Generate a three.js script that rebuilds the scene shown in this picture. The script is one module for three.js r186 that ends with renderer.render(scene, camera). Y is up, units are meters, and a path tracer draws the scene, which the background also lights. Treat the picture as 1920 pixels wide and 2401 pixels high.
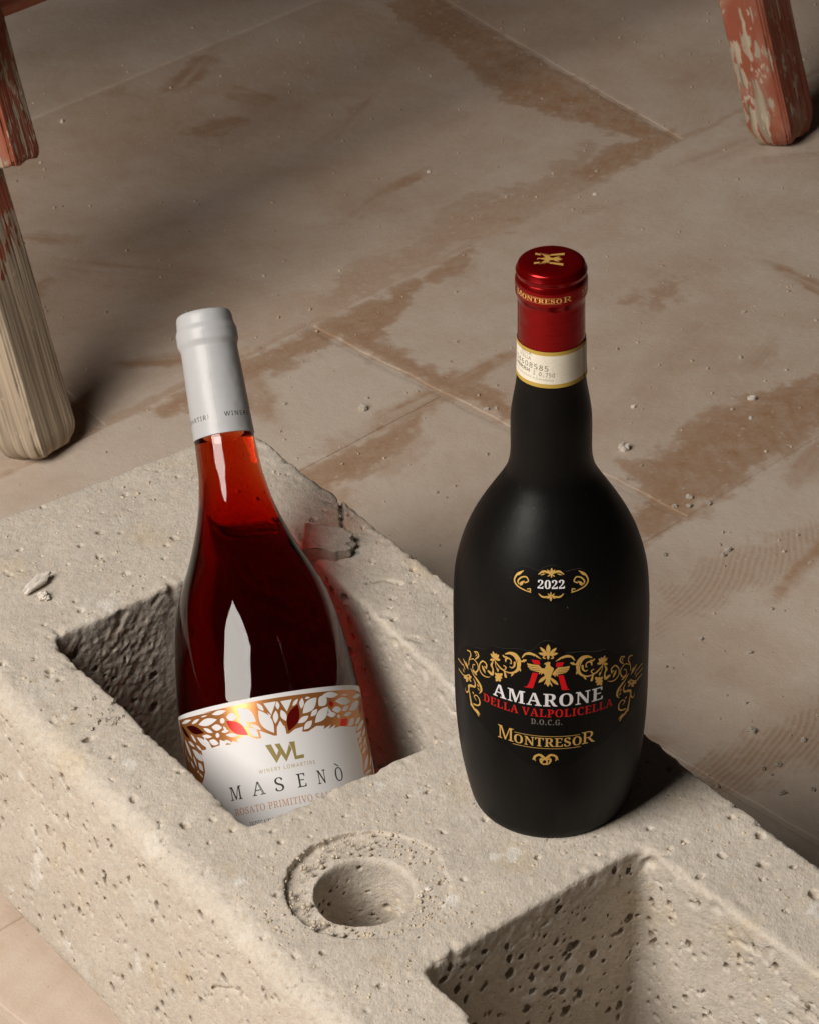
import * as THREE from 'three';
import { mergeGeometries, mergeVertices } from 'three/addons/utils/BufferGeometryUtils.js';
import { RectAreaLightUniformsLib } from 'three/addons/lights/RectAreaLightUniformsLib.js';

// ---------------------------------------------------------------- camera, light, exposure
RectAreaLightUniformsLib.init();
const scene = new THREE.Scene();
const camera = new THREE.PerspectiveCamera(19.351, 818 / 1024, 0.05, 20);
camera.up.set(0.03041, 0.83327, -0.55203);
camera.position.set(-0.0647, 1.0710, 1.1454);
camera.lookAt(-0.0647, 1.0710 - 0.55229, 1.1454 - 0.83365);
camera.filmGauge = 24;
camera.focus = 1.46;
camera.userData.fStop = 40;
camera.updateProjectionMatrix();
const renderer = new THREE.WebGLRenderer({ antialias: true });
renderer.toneMapping = THREE.LinearToneMapping;
renderer.toneMappingExposure = 1.0;
renderer.shadowMap.enabled = true;
scene.background = new THREE.Color(0.0125, 0.0105, 0.0088);      // the dim room beyond the lamp
const LAMP = new THREE.Vector3(-1.263, 1.60, 0.878), LAMP_AIM = new THREE.Vector3(-0.133, 0.08, 0.028), LAMP_W = 0.95, LAMP_H = 1.3;
const key = new THREE.RectAreaLight(new THREE.Color(1, .94, .865), 15.2, LAMP_W, LAMP_H);
key.position.copy(LAMP); key.lookAt(LAMP_AIM);
scene.add(key);

// ---------------------------------------------------------------- helpers
let seed = 7;
const rnd = () => { seed = (seed * 1664525 + 1013904223) >>> 0; return seed / 4294967296; };
const rr = (a, b) => a + (b - a) * rnd();
const clamp = (x, a, b) => x < a ? a : x > b ? b : x;
const sstep = (a, b, x) => { const t = clamp((x - a) / (b - a), 0, 1); return t * t * (3 - 2 * t); };
const lerp = (a, b, t) => a + (b - a) * t;
const PERM = new Uint8Array(1024), GR = new Float32Array(256 * 3);         // gradient noise
for (let i = 0; i < 256; i++) { PERM[i] = i; const z = rr(-1, 1), a = rr(0, 6.2832), q = Math.sqrt(1 - z * z) * 1.25; GR[3 * i] = Math.cos(a) * q; GR[3 * i + 1] = Math.sin(a) * q; GR[3 * i + 2] = z * 1.25; }
for (let i = 255; i > 0; i--) { const j = Math.floor(rnd() * (i + 1)), t = PERM[i]; PERM[i] = PERM[j]; PERM[j] = t; }
for (let i = 256; i < 1024; i++) PERM[i] = PERM[i & 255];
function n3(x, y, z) {
  x += 100.3; y += 57.1; z += 31.7;
  const fx = Math.floor(x), fy = Math.floor(y), fz = Math.floor(z), X = fx & 255, Y = fy & 255, Z = fz & 255; x -= fx; y -= fy; z -= fz;
  const u = x * x * x * (x * (x * 6 - 15) + 10), v = y * y * y * (y * (y * 6 - 15) + 10), w = z * z * z * (z * (z * 6 - 15) + 10);
  const A = PERM[X] + Y, B = PERM[X + 1] + Y, a0 = PERM[A] + Z, b0 = PERM[B] + Z;
  let g = 3 * PERM[a0]; const c000 = GR[g] * x + GR[g + 1] * y + GR[g + 2] * z;
  g = 3 * PERM[b0]; const c100 = GR[g] * (x - 1) + GR[g + 1] * y + GR[g + 2] * z;
  g = 3 * PERM[a0 + 1]; const c001 = GR[g] * x + GR[g + 1] * y + GR[g + 2] * (z - 1);
  g = 3 * PERM[b0 + 1]; const c101 = GR[g] * (x - 1) + GR[g + 1] * y + GR[g + 2] * (z - 1);
  g = 3 * PERM[PERM[A + 1] + Z]; const c010 = GR[g] * x + GR[g + 1] * (y - 1) + GR[g + 2] * z;
  g = 3 * PERM[PERM[B + 1] + Z]; const c110 = GR[g] * (x - 1) + GR[g + 1] * (y - 1) + GR[g + 2] * z;
  g = 3 * PERM[PERM[A + 1] + Z + 1]; const c011 = GR[g] * x + GR[g + 1] * (y - 1) + GR[g + 2] * (z - 1);
  g = 3 * PERM[PERM[B + 1] + Z + 1]; const c111 = GR[g] * (x - 1) + GR[g + 1] * (y - 1) + GR[g + 2] * (z - 1);
  const p00 = c000 + (c100 - c000) * u, p10 = c010 + (c110 - c010) * u, p01 = c001 + (c101 - c001) * u, p11 = c011 + (c111 - c011) * u, p0 = p00 + (p10 - p00) * v, p1 = p01 + (p11 - p01) * v;
  return p0 + (p1 - p0) * w;
}
const fbm = (x, y, z, o) => { let s = 0, a = 0.5; for (let i = 0; i < o; i++) { s += a * n3(x, y, z); x *= 2.03; y *= 2.03; z *= 2.03; a *= 0.5; } return s; };
const V = (x, y, z) => new THREE.Vector3(x, y, z);
const taken = {};
function numbered(n) { const k = (taken[n] = (taken[n] ?? -1) + 1); return k ? `${n}_${String(k).padStart(3, '0')}` : n; }
function tag(o, label, category, group, kind) { if (label) o.userData.label = label; if (category) o.userData.category = category; if (group) o.userData.group = group; if (kind) o.userData.kind = kind; return o; }
function mesh(name, geo, mat, parent = scene) {
  const m = new THREE.Mesh(geo, mat); m.name = parent === scene ? numbered(name) : name; m.castShadow = m.receiveShadow = true; parent.add(m); return m;
}
function group(name, pos = [0, 0, 0]) { const g = new THREE.Group(); g.name = numbered(name); g.position.set(...pos); scene.add(g); return g; }
const std = (o) => new THREE.MeshStandardMaterial(o), phy = (o) => new THREE.MeshPhysicalMaterial(o);
function canvas(w, h, draw) {
  const c = document.createElement('canvas'); c.width = w; c.height = h; const x = c.getContext('2d'); draw(x, w, h);
  return c;
}
function ctex(c, srgb = true) { const t = new THREE.CanvasTexture(c); if (srgb) t.colorSpace = THREE.SRGBColorSpace; t.anisotropy = 4; return t; }
function dtex(n, f, srgb = false, m = n) {          // f(i, j) -> [r, g, b] 0..1 (values as stored)
  const d = new Uint8Array(n * m * 4);
  for (let j = 0; j < m; j++) for (let i = 0; i < n; i++) { const c = f(i, j), k = 4 * (j * n + i); d[k] = clamp(c[0] * 255, 0, 255); d[k + 1] = clamp(c[1] * 255, 0, 255); d[k + 2] = clamp(c[2] * 255, 0, 255); d[k + 3] = 255; }
  const t = new THREE.DataTexture(d, n, m); t.magFilter = t.minFilter = THREE.LinearFilter; t.wrapS = t.wrapT = THREE.RepeatWrapping;
  if (srgb) t.colorSpace = THREE.SRGBColorSpace; t.needsUpdate = true; return t;
}
const toS = (c) => c <= 0.0031308 ? 12.92 * c : 1.055 * Math.pow(c, 1 / 2.4) - 0.055;
// periodic lattice noise for tiles that repeat
const LAT = new Float32Array(65536); for (let i = 0; i < 65536; i++) LAT[i] = rnd();
function pn(x, y, p, s) {
  const xi = Math.floor(x), yi = Math.floor(y), fx = x - xi, fy = y - yi, u = fx * fx * (3 - 2 * fx), v = fy * fy * (3 - 2 * fy);
  const h = (a, b) => LAT[(((a % p) + p) % p * 251 + ((b % p) + p) % p * 7919 + s * 977) & 65535];
  return lerp(lerp(h(xi, yi), h(xi + 1, yi), u), lerp(h(xi, yi + 1), h(xi + 1, yi + 1), u), v);
}
// an icosphere broken into a stone, unit size
function rock(detail, s, rough = 0.35) {
  let g = new THREE.IcosahedronGeometry(1, detail); g.deleteAttribute('uv'); g.deleteAttribute('normal'); g = mergeVertices(g, 1e-4);
  const p = g.attributes.position;
  for (let i = 0; i < p.count; i++) { const v = V(p.getX(i), p.getY(i), p.getZ(i)); const k = 1 + rough * 1.6 * fbm(v.x * 1.3 + s, v.y * 1.3 - s, v.z * 1.3, 3); v.multiplyScalar(k); p.setXYZ(i, v.x, v.y, v.z); }
  g.computeVertexNormals(); return g;
}
// surface of revolution round y from a profile [[h, r], ...]; u runs once round from phi0
function revolve(prof, segs, phi0 = 0, phi1 = Math.PI * 2, vOf = null) {
  const n = prof.length, pos = [], uv = [], idx = [];
  for (let j = 0; j < n; j++) for (let i = 0; i <= segs; i++) {
    const a = phi0 + (phi1 - phi0) * i / segs; pos.push(prof[j][1] * Math.sin(a), prof[j][0], prof[j][1] * Math.cos(a)); uv.push(i / segs, vOf ? vOf(prof[j][0], j) : j / (n - 1));
  }
  for (let j = 0; j < n - 1; j++) for (let i = 0; i < segs; i++) { const a = j * (segs + 1) + i, b = a + 1, c = a + segs + 1, d = c + 1; idx.push(a, b, d, a, d, c); }
  const g = new THREE.BufferGeometry(); g.setAttribute('position', new THREE.Float32BufferAttribute(pos, 3)); g.setAttribute('uv', new THREE.Float32BufferAttribute(uv, 2)); g.setIndex(idx); g.computeVertexNormals();
  const N = g.attributes.normal;                    // close the seam
  if (Math.abs(phi1 - phi0 - Math.PI * 2) < 1e-6) for (let j = 0; j < n; j++) { const a = j * (segs + 1), b = a + segs; const v = V(N.getX(a) + N.getX(b), N.getY(a) + N.getY(b), N.getZ(a) + N.getZ(b)).normalize(); N.setXYZ(a, v.x, v.y, v.z); N.setXYZ(b, v.x, v.y, v.z); }
  return g;
}
function smoothProfile(pts, n) {                    // monotone-ish resampling of [h, r] points
  const c = new THREE.CatmullRomCurve3(pts.map(([h, r]) => V(h, r, 0)), false, 'centripetal'); return c.getPoints(n).map((p) => [p.x, Math.max(0, p.y)]);
}
function radiusAt(prof, h) { for (let i = 1; i < prof.length; i++) if (prof[i][0] >= h) { const [a, b] = [prof[i - 1], prof[i]]; return lerp(a[1], b[1], clamp((h - a[0]) / (b[0] - a[0] || 1), 0, 1)); } return prof[prof.length - 1][1]; }
// a sheet wrapped on a bottle: s along the girth (metres at radius R), between bot(s) and top(s); uv over [s0,s1] x [h0,h1]
function wrap(prof, phiC, R, s0, s1, top, bot, h0, h1, nS, nH, lift, edges = null) {
  const pos = [], uv = [], idx = [], at = (s, h, l) => { const a = phiC + s / R, r = radiusAt(prof, h) + l; return [r * Math.sin(a), h, r * Math.cos(a)]; };
  for (let i = 0; i <= nS; i++) { const s = lerp(s0, s1, i / nS), t = top(s), b = bot(s); for (let j = 0; j <= nH; j++) { const h = lerp(b, t, j / nH); pos.push(...at(s, h, lift)); uv.push((s - s0) / (s1 - s0), (h - h0) / (h1 - h0)); } }
  for (let i = 0; i < nS; i++) for (let j = 0; j < nH; j++) { const a = i * (nH + 1) + j, b = a + nH + 1; idx.push(a, b, b + 1, a, b + 1, a + 1); }
  const g = new THREE.BufferGeometry(); g.setAttribute('position', new THREE.Float32BufferAttribute(pos, 3)); g.setAttribute('uv', new THREE.Float32BufferAttribute(uv, 2)); g.setIndex(idx); g.computeVertexNormals();
  if (!edges) return g;
  const ep = [], ei = [], loop = [];
  for (let i = 0; i <= nS; i++) loop.push([lerp(s0, s1, i / nS), top(lerp(s0, s1, i / nS))]);
  for (let i = nS; i >= 0; i--) loop.push([lerp(s0, s1, i / nS), bot(lerp(s0, s1, i / nS))]);
  loop.push(loop[0]);
  loop.forEach(([s, h], k) => { ep.push(...at(s, h, 0.00002), ...at(s, h, lift)); if (k) { const a = 2 * (k - 1); ei.push(a, a + 1, a + 3, a, a + 3, a + 2); } });
  const e = new THREE.BufferGeometry(); e.setAttribute('position', new THREE.Float32BufferAttribute(ep, 3)); e.setIndex(ei); e.computeVertexNormals();
  return [g, e];
}

// ---------------------------------------------------------------- the floor: old clay tiles under plaster dust
// floor axes: e1 runs away to the right along the long joints, e2 towards the camera
const E1 = V(0.728, 0, -0.685), E2 = V(0.685, 0, 0.728);
const flr = (a, b, y = 0) => V(E1.x * a + E2.x * b, y, E1.z * a + E2.z * b);
const polyD = (P, x, y) => {                        // signed distance to a polygon, negative inside
  let d = 1e9, s = 1;
  for (let i = 0, j = P.length - 1; i < P.length; j = i++) {
    const ex = P[j][0] - P[i][0], ey = P[j][1] - P[i][1], wx = x - P[i][0], wy = y - P[i][1], t = clamp((wx * ex + wy * ey) / (ex * ex + ey * ey), 0, 1);
    const bx = wx - ex * t, by = wy - ey * t; d = Math.min(d, bx * bx + by * by);
    const c1 = y >= P[i][1], c2 = y < P[j][1], c3 = ex * wy > ey * wx; if ((c1 && c2 && c3) || (!c1 && !c2 && !c3)) s = -s;
  }
  return s * Math.sqrt(d);
};
const BARE = [                                      // bare clay where the dust was swept off: outline, strength, ragged width, ring centre of brush marks
  [[[.864, -.97], [.8575, -.942], [.818, -.730], [.8065, -.668], [.797, -.622], [.770, -.640], [.762, -.69], [.748, -.76], [.782, -.86], [.812, -.97]], .95, .010],
  [[[.69, -.613], [.786, -.613], [.812, -.628], [.75, -.650], [.69, -.640]], .9, .009],
  [[[.41, -.612], [.70, -.612], [.74, -.664], [.66, -.652], [.60, -.674], [.53, -.650], [.46, -.655], [.41, -.632]], .66, .016],
  [[[.577, -.688], [.613, -.637], [.554, -.623], [.548, -.663]], .42, .012],
  [[[.30, -.609], [.56, -.609], [.53, -.588], [.46, -.598], [.385, -.577], [.24, -.590], [.24, -.609]], .9, .010],
  [[[.396, -.606], [.53, -.606], [.45, -.578], [.415, -.555], [.417, -.50], [.425, -.46], [.412, -.40], [.396, -.36]], .95, .011],
  [[[.25, -.473], [.387, -.473], [.36, -.463], [.31, -.438], [.25, -.443]], .9, .010],
  [[[.35, -.256], [.66, -.256], [.62, -.30], [.545, -.322], [.49, -.330], [.44, -.316], [.413, -.326], [.40, -.30], [.372, -.283]], .92, .012],
  [[[.28, -.185], [.325, -.212], [.369, -.212], [.45, -.195], [.46, -.172], [.414, -.160], [.334, -.176]], .62, .016, [.30, -.32]],
  [[[.18, -.055], [.20, -.085], [.241, -.083], [.33, -.068], [.34, -.04], [.258, -.030], [.219, -.042]], .75, .014, [.20, -.22]],
  [[[.567, -.473], [.617, -.471], [.646, -.461], [.586, -.444]], .8, .014],
  [[[.675, -.575], [.70, -.571], [.66, -.592], [.635, -.588]], .7, .008, [.72, -.66]],
  [[[.55, -.52], [.62, -.50], [.60, -.48], [.55, -.49]], .35, .02],
  [[[.298, -.42], [.285, -.48], [.30, -.49], [.35, -.44]], .45, .012],
  [[[.53, -1.018], [.551, -.985], [.561, -1.018]], .7, .008],
  [[[.40, -1.018], [.50, -1.018], [.49, -1.0], [.42, -1.005]], .35, .012],
  [[[.60, -.80], [.68, -.79], [.66, -.74], [.61, -.75]], .35, .02],
  [[[.66, -.98], [.74, -.96], [.72, -.90], [.67, -.92]], .4, .02],
  [[[-.03, -.46], [.05, -.46], [.06, -.42], [-.02, -.40]], .5, .02],
  [[[-.22, -.31], [-.150, -.285], [-.155, -.265], [-.22, -.26]], .45, .016],
  [[[.05, -.6185], [1.05, -.6185], [1.05, -.6115], [.05, -.6115]], .6, .004],
  [[[.02, -.2600], [1.05, -.2600], [1.05, -.2535], [.02, -.2535]], .5, .004],
  [[[.3935, -.61], [.3985, -.61], [.3985, -.26], [.3935, -.26]], .5, .004],
  [[[.46, -.300], [.53, -.32], [.62, -.31], [.72, -.27], [.72, -.256], [.46, -.256]], .6, .02],
  [[[.84, -.60], [.99, -.605], [.97, -.57], [.88, -.575]], .55, .018],
  [[[.50, -.93], [.60, -.90], [.62, -.84], [.53, -.86]], .55, .03],
  [[[.60, -1.0], [.70, -.97], [.69, -.92], [.62, -.94]], .5, .025],
  [[[.86, -.60], [1.05, -.61], [1.05, -.56], [.9, -.57]], .4, .02],
  [[[.82, -.85], [.92, -.84], [.90, -.78], [.83, -.79]], .3, .025],
];
const FT = 1920, FM = 1.44, F0 = [-0.28, -1.27];     // texture pixels, metres, corner
const bareBox = BARE.map(([P]) => [Math.min(...P.map((p) => p[0])) - .05, Math.max(...P.map((p) => p[0])) + .05, Math.min(...P.map((p) => p[1])) - .05, Math.max(...P.map((p) => p[1])) + .05]);
const WIPES = []; for (let k = 0; k < 46; k++) { const near = k < 30; WIPES.push([near ? rr(.0, .95) : rr(.15, 1.0), near ? rr(-.62, .10) : rr(-1.02, -.62), rr(-.5, 1.1) + (rnd() < .3 ? 1.5 : 0), rr(.04, .13), rr(.012, .035), rr(.34, .72), rr(-5, 5)]); }   // cloth and broom wipes through the dust
const tileDust = (x, y) => y < -1.021 ? .05 : y < -.612 ? (x < .80 ? .20 : .10) : y < -.254 ? (x > .392 ? .05 : y < -.475 ? -.06 : .0) : -.02;   // how thin the dust lies, tile by tile
const floorMap = dtex(FT, (i, j) => {
  const x = F0[0] + (i + .5) / FT * FM, y = F0[1] + (j + .5) / FT * FM;
  const w1 = fbm(x * 20, y * 20, 1, 2), w2 = fbm(x * 75, y * 75, 4, 3), fine = n3(x * 330, y * 330, 2), ang = .5 + 1.7 * n3(x * 1.6, y * 1.6, 8), ca = Math.cos(ang), sa = Math.sin(ang), strk = fbm((x * ca + y * sa) * 24, (y * ca - x * sa) * 210, 9, 2);
  let m = 0;
  for (let k = 0; k < BARE.length; k++) {
    const b = bareBox[k]; if (x < b[0] || x > b[1] || y < b[2] || y > b[3]) continue;
    const [P, s, w, ring] = BARE[k]; const d = polyD(P, x + w1 * .010, y + w1 * .008) + (w2 * 2.3 + strk * .4 + fine * .35) * w;
    let e = sstep(w * .75, -w * .75, d) * s * (.86 + .22 * strk + .45 * w2 + .14 * fine);
    if (ring) { const r = Math.hypot(x - ring[0], y - ring[1]) + w1 * .006; e *= .62 + .38 * sstep(-.25, .45, Math.sin(r * 2 * Math.PI / .0039 + w2 * 2.5) + w2 * 1.4); }
    m = Math.max(m, e);
  }
  const thin = fbm(x * 7 + 3, y * 7, 7, 3);
  m = Math.max(m, clamp(.12 + tileDust(x, y) + thin * .62 + fbm(x * 26 + 5, y * 26, 5, 3) * .34 + strk * .13 + w2 * .20, 0, .72));
  for (let k = 0; k < WIPES.length; k++) {
    const W = WIPES[k], dx = x - W[0], dy = y - W[1]; if (dx * dx + dy * dy > .03) continue;
    const c = Math.cos(W[2]), q = Math.sin(W[2]), u = dx * c + dy * q, v = dy * c - dx * q - W[6] * u * u * .35, e = 1 - Math.hypot(u / W[3], v / W[4]) + w2 * .55; if (e <= 0) continue;
    const st = fbm(u * 11 + k, v * 120, k, 3); m = Math.max(m, clamp(sstep(0, .75, e) * W[5] * (1 + 1.5 * st + .5 * w2), 0, .8));
  }
  m = clamp(m + fine * .05, 0, 1);
  if (n3(x * 240, y * 240, 17) > .55) m *= .4;                      // specks of plaster
  const v = 1 + .07 * thin + .05 * w2 + .04 * fine;
  return [toS(lerp(.568, .330, m) * v), toS(lerp(.475, .186, m) * v), toS(lerp(.392, .098, m) * v)];
}, true);
floorMap.wrapS = floorMap.wrapT = THREE.MirroredRepeatWrapping;
const grainBump = dtex(1024, (i, j) => {             // fine plaster and stone grain, repeats
  const x = i / 1024, y = j / 1024;
  const v = .32 * pn(x * 24, y * 24, 24, 1) + .26 * pn(x * 64, y * 64, 64, 2) + .24 * pn(x * 150, y * 150, 150, 3) + .18 * pn(x * 340, y * 340, 340, 4);
  return [v, v, v];
});
const floorBump = grainBump.clone(); floorBump.repeat.set(13, 13); floorBump.needsUpdate = true;
const floorMat = std({ map: floorMap, roughness: .95, bumpMap: floorBump, bumpScale: .00032 });
const floor = group('floor'); floor.userData.kind = 'structure';
const floorUV = (p) => [(p.dot(E1) - F0[0]) / FM, (p.dot(E2) - F0[1]) / FM];
function tileGeo(Q, lip, dy, tilt) {                 // a clay tile from four corners [e1, e2], worn uneven edges
  const c = [0, 0], E = [], NS = 40; Q.forEach((q) => { c[0] += q[0] / 4; c[1] += q[1] / 4; });
  for (let k = 0; k < 4; k++) for (let i = 0; i < NS; i++) { const a = Q[k], b = Q[(k + 1) % 4], t = i / NS; E.push([lerp(a[0], b[0], t), lerp(a[1], b[1], t)]); }
  const ring = (ins, y, w) => E.map((q) => { const r = 1 - (ins + w * (.0006 + .0011 * n3(q[0] * 60 + c[0] * 9, q[1] * 60, 3) + .0012 * Math.max(0, n3(q[0] * 24, q[1] * 24, c[0] * 5) - .15))) / .19, p = [c[0] + (q[0] - c[0]) * r, c[1] + (q[1] - c[1]) * r]; return flr(p[0], p[1], y + dy + tilt[0] * (p[0] - c[0]) + tilt[1] * (p[1] - c[1])); });
  const R = [ring(lip * .4, -.012, 1), ring(lip * .4, -.0009, 1), ring(lip * .5 + .0006, -.00022, 1), ring(lip * .5 + .0032, 0, 1.2)], pos = [], uv = [], n = E.length, tri = (a, b, d) => { for (const p of [a, b, d]) { pos.push(p.x, p.y, p.z); uv.push(...floorUV(p)); } };
  for (let k = 0; k < 3; k++) for (let i = 0; i < n; i++) { const j = (i + 1) % n; tri(R[k][i], R[k][j], R[k + 1][j]); tri(R[k][i], R[k + 1][j], R[k + 1][i]); }
  const m = flr(c[0], c[1], dy); for (let i = 0; i < n; i++) tri(R[3][i], R[3][(i + 1) % n], m);
  const g = new THREE.BufferGeometry(); g.setAttribute('position', new THREE.Float32BufferAttribute(pos, 3)); g.setAttribute('uv', new THREE.Float32BufferAttribute(uv, 2)); g.computeVertexNormals(); return g;
}
{
  const rows = [[-1.84, -1.43, .21], [-1.43, -1.021, .025], [-1.021, -.612, -.005], [-.612, -.254, -.405], [-.254, .15, -.60], [.15, .55, -.40], [.55, .95, -.2]];
  rows.forEach(([b0, b1, off], ri) => {
    const joints = ri === 3 ? [-.805, -.405, -.005, .393, 1.06, 1.46] : []; if (ri !== 3) for (let k = -3; k < 6; k++) joints.push(off + k * .40 + (ri === 2 && k === 1 ? -.19 : 0));
    for (let k = 0; k < joints.length - 1; k++) {
      const sk = ri === 2 ? .19 : ri === 3 ? .0 : .01; // joints of a row lean a little
      const a0 = joints[k], a1 = joints[k + 1];
      const quads = [];
      const quad = (y0, y1) => [[a0 + sk * (b1 - y0), y0], [a0 + sk * (b1 - y1), y1], [a1 + sk * (b1 - y1), y1], [a1 + sk * (b1 - y0), y0]];
      if (ri === 3 && Math.abs(a1 - .395) < .05) { quads.push(quad(b0, -.475), quad(-.475, b1)); } else quads.push(quad(b0, b1));
      for (const q of quads) mesh('tile', tileGeo(q, .0027, rr(-.00025, .00025), [rr(-.001, .001), rr(-.001, .001)]), floorMat, floor);
    }
  });
  const g = new THREE.PlaneGeometry(4.2, 4.2); g.rotateX(-Math.PI / 2); g.translate(.2, -.0009, -.5);
  const p = g.attributes.position, uv = g.attributes.uv; for (let i = 0; i < p.count; i++) { const u = floorUV(V(p.getX(i), 0, p.getZ(i))); uv.setXY(i, u[0], u[1]); }
  mesh('dusty_joint_bed', g, floorMat, floor);
}

// ---------------------------------------------------------------- the hollow stone block (distance field, meshed)
const H = 0.1473, TH = 0.60249, SA = Math.sin(TH), CA = Math.cos(TH);
const blk = (a, y, b) => V(CA * a + SA * b, y + H, -SA * a + CA * b);   // block axes: a across, b towards the camera, y from the top
const smax = (x, y, k) => { const h = clamp(.5 + .5 * (x - y) / k, 0, 1); return lerp(y, x, h) + k * h * (1 - h); };
const quadEdges = (P) => P.map((p, i) => { const q = P[(i + 1) % 4], dx = q[0] - p[0], dy = q[1] - p[1], l = Math.hypot(dx, dy); return [dy / l, -dx / l, -(dy * p[0] - dx * p[1]) / l]; });
const HOL1 = quadEdges([[-.1313, -.2584], [.0225, -.2655], [.0080, -.0650], [-.1326, -.0656]]), HOL2 = quadEdges([[-.1249, .0669], [.0085, .0594], [.019, .262], [-.130, .262]]);
{ for (const E of [HOL1, HOL2]) { const c = E === HOL1 ? [-.06, -.16] : [-.06, .16]; for (const e of E) if (e[0] * c[0] + e[1] * c[1] + e[2] > 0) { e[0] *= -1; e[1] *= -1; e[2] *= -1; } } }
function hollow(E, a, b) { let d = -1; for (let i = 0; i < 4; i++) { const v = E[i][0] * a + E[i][1] * b + E[i][2]; d = i ? smax(d, v, .007) : v; } return d; }
const HA = -.1156, HB = .0060, HR = .0232, RA = -.1115, RB = .0035, RRAD = .0392;
function baseSDF(a, y, b) {
  const qa = smax(-.1775 + .045 * Math.max(0, y + H) * 0 - .055 * (-y) - a, a - .0655, .002);
  const qb = Math.max(-.377 - b, b - .345), qy = Math.max(y, -H + .0008 - y);
  let d = smax(smax(qa, qb, .02), qy, a < -.15 ? .014 : .0045);
  d = smax(d, -hollow(HOL1, a, b), .0035); d = smax(d, -hollow(HOL2, a, b), .0035);
  const rh = Math.hypot(a - HA, b - HB); d = smax(d, -Math.max(rh - HR + .012 * Math.max(0, -y - .01), -.115 - y), .005);
  // the shallow worn ring round the hole: deepest at the far left
  const ra = a - RA, rb = b - RB, rd = Math.hypot(ra, rb); if (rd < .06) { const ph = (-ra * .72 - rb * .70) / Math.max(rd, .004); const dep = .0034 * sstep(-.5, .75, ph) * sstep(.018, .034, rd) + .0007; d = Math.max(d, -Math.max(rd - RRAD - .0018 * n3(a * 180, 3, b * 180), -dep - y)); }
  return d;
}
const cracks = [                                      // thin broken joints, in block axes: points, half width, depth
  [[[.0662, -.280, -.002], [.060, -.268, 0], [.052, -.256, 0], [.047, -.243, 0]], .0011, .006],
  [[[-.1795, -.03, -.052], [-.1795, -.012, -.040], [-.179, .001, -.036]], .0010, .005],
  [[[-.180, .001, -.036], [-.180, .006, -.030], [-.178, -.008, -.012]], .0005, .003],
  [[[.030, -.20, 0], [.040, -.196, 0], [.044, -.188, 0]], .0008, .003],
];
for (const c of cracks) { const m = .009, P = c[0]; c.push([Math.min(...P.map((p) => p[0])) - m, Math.max(...P.map((p) => p[0])) + m, Math.min(...P.map((p) => p[1])) - m, Math.max(...P.map((p) => p[1])) + m, Math.min(...P.map((p) => p[2])) - .012]); }
const PITS = [];                                      // [a, y, b, ra, ry, rb]
function pit(a, y, b, r, ax) { const e = rr(.75, 1.25), f = rr(.75, 1.25); const dp = r < .0016 ? 2.3 : 1.7; PITS.push(ax === 'y' ? [a, y - r * .45, b, r * e, r * dp * .8, r * f] : ax === 'a' ? [a + (a < -.1 ? 1 : 1) * r * .7, y, b, r * dp, r * f, r * e] : [a, y, b - r * .7, r * e, r * f, r * dp]); }
const rad = (lo, hi, p = 2.6) => lo + (hi - lo) * Math.pow(rnd(), p);
for (let i = 0; i < 760; i++) { const y = -rr(.012, .145); pit(-.1775 - .055 * -y, y, rr(-.30, .15), rad(.0007, .0030, 2.9), 'a'); }
for (let i = 0; i < 560; i++) { const a = rr(-.123, .008), yy = -rr(.006, .146); if (n3(a * 34, yy * 34, 4) < rr(-.5, .25)) continue; pit(a, yy, lerp(.0669, .0594, (a + .125) / .133), rad(.0005, .0028, 3.3), 'b'); }
for (let i = 0; i < 400; i++) { const b = rr(.065, .24); pit(lerp(.0085, .019, (b - .06) / .2), -rr(.006, .146), b, rad(.0006, .0028, 2.8), 'a'); }
for (let i = 0; i < 120; i++) { const b = rr(-.25, -.07); pit(lerp(.0225, .008, (b + .2655) / .2), -rr(.004, .13), b, rad(.0006, .0028, 2.6), 'a'); }
for (let i = 0; i < 46; i++) pit(rr(-.128, -.07), -rr(.012, .14), -.2600, rad(.0010, .0040, 2), 'b');
for (let i = 0; i < 70; i++) { const f = rr(-1.9, .7); pit(HA + HR * Math.sin(f + Math.PI), -rr(.006, .07), HB + HR * Math.cos(f + Math.PI), rad(.0004, .0014, 2), 'b'); }
for (let i = 0; i < 900; i++) { const a = rr(-.175, .064), b = rr(-.375, .15); if (hollow(HOL1, a, b) < .003 || hollow(HOL2, a, b) < .003) continue; pit(a, 0, b, rad(.0004, .0019, 4.2), 'y'); }
for (let i = 0; i < 150; i++) { const t = rr(0, 1.57), k = .012; PITS.push([-.1785 + k - k * Math.cos(t) + .0004, -k + k * Math.sin(t) - .0004, rr(-.30, .14), rad(.0006, .0020, 3), rad(.0006, .0020, 3), rad(.0006, .0024, 3)]); }
for (const [a, b, r] of [[-.160, -.172, .0028], [-.166, -.118, .0026], [-.157, -.085, .0024], [-.146, -.235, .0018], [.045, .105, .0030], [.034, .088, .0024], [.058, .088, .0026], [.026, .07, .0018], [.05, .135, .003], [-.03, -.30, .0022], [-.06, -.33, .002], [-.012, -.288, .0024], [.046, -.10, .002]]) pit(a, -.0002, b, r, 'y');
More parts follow.
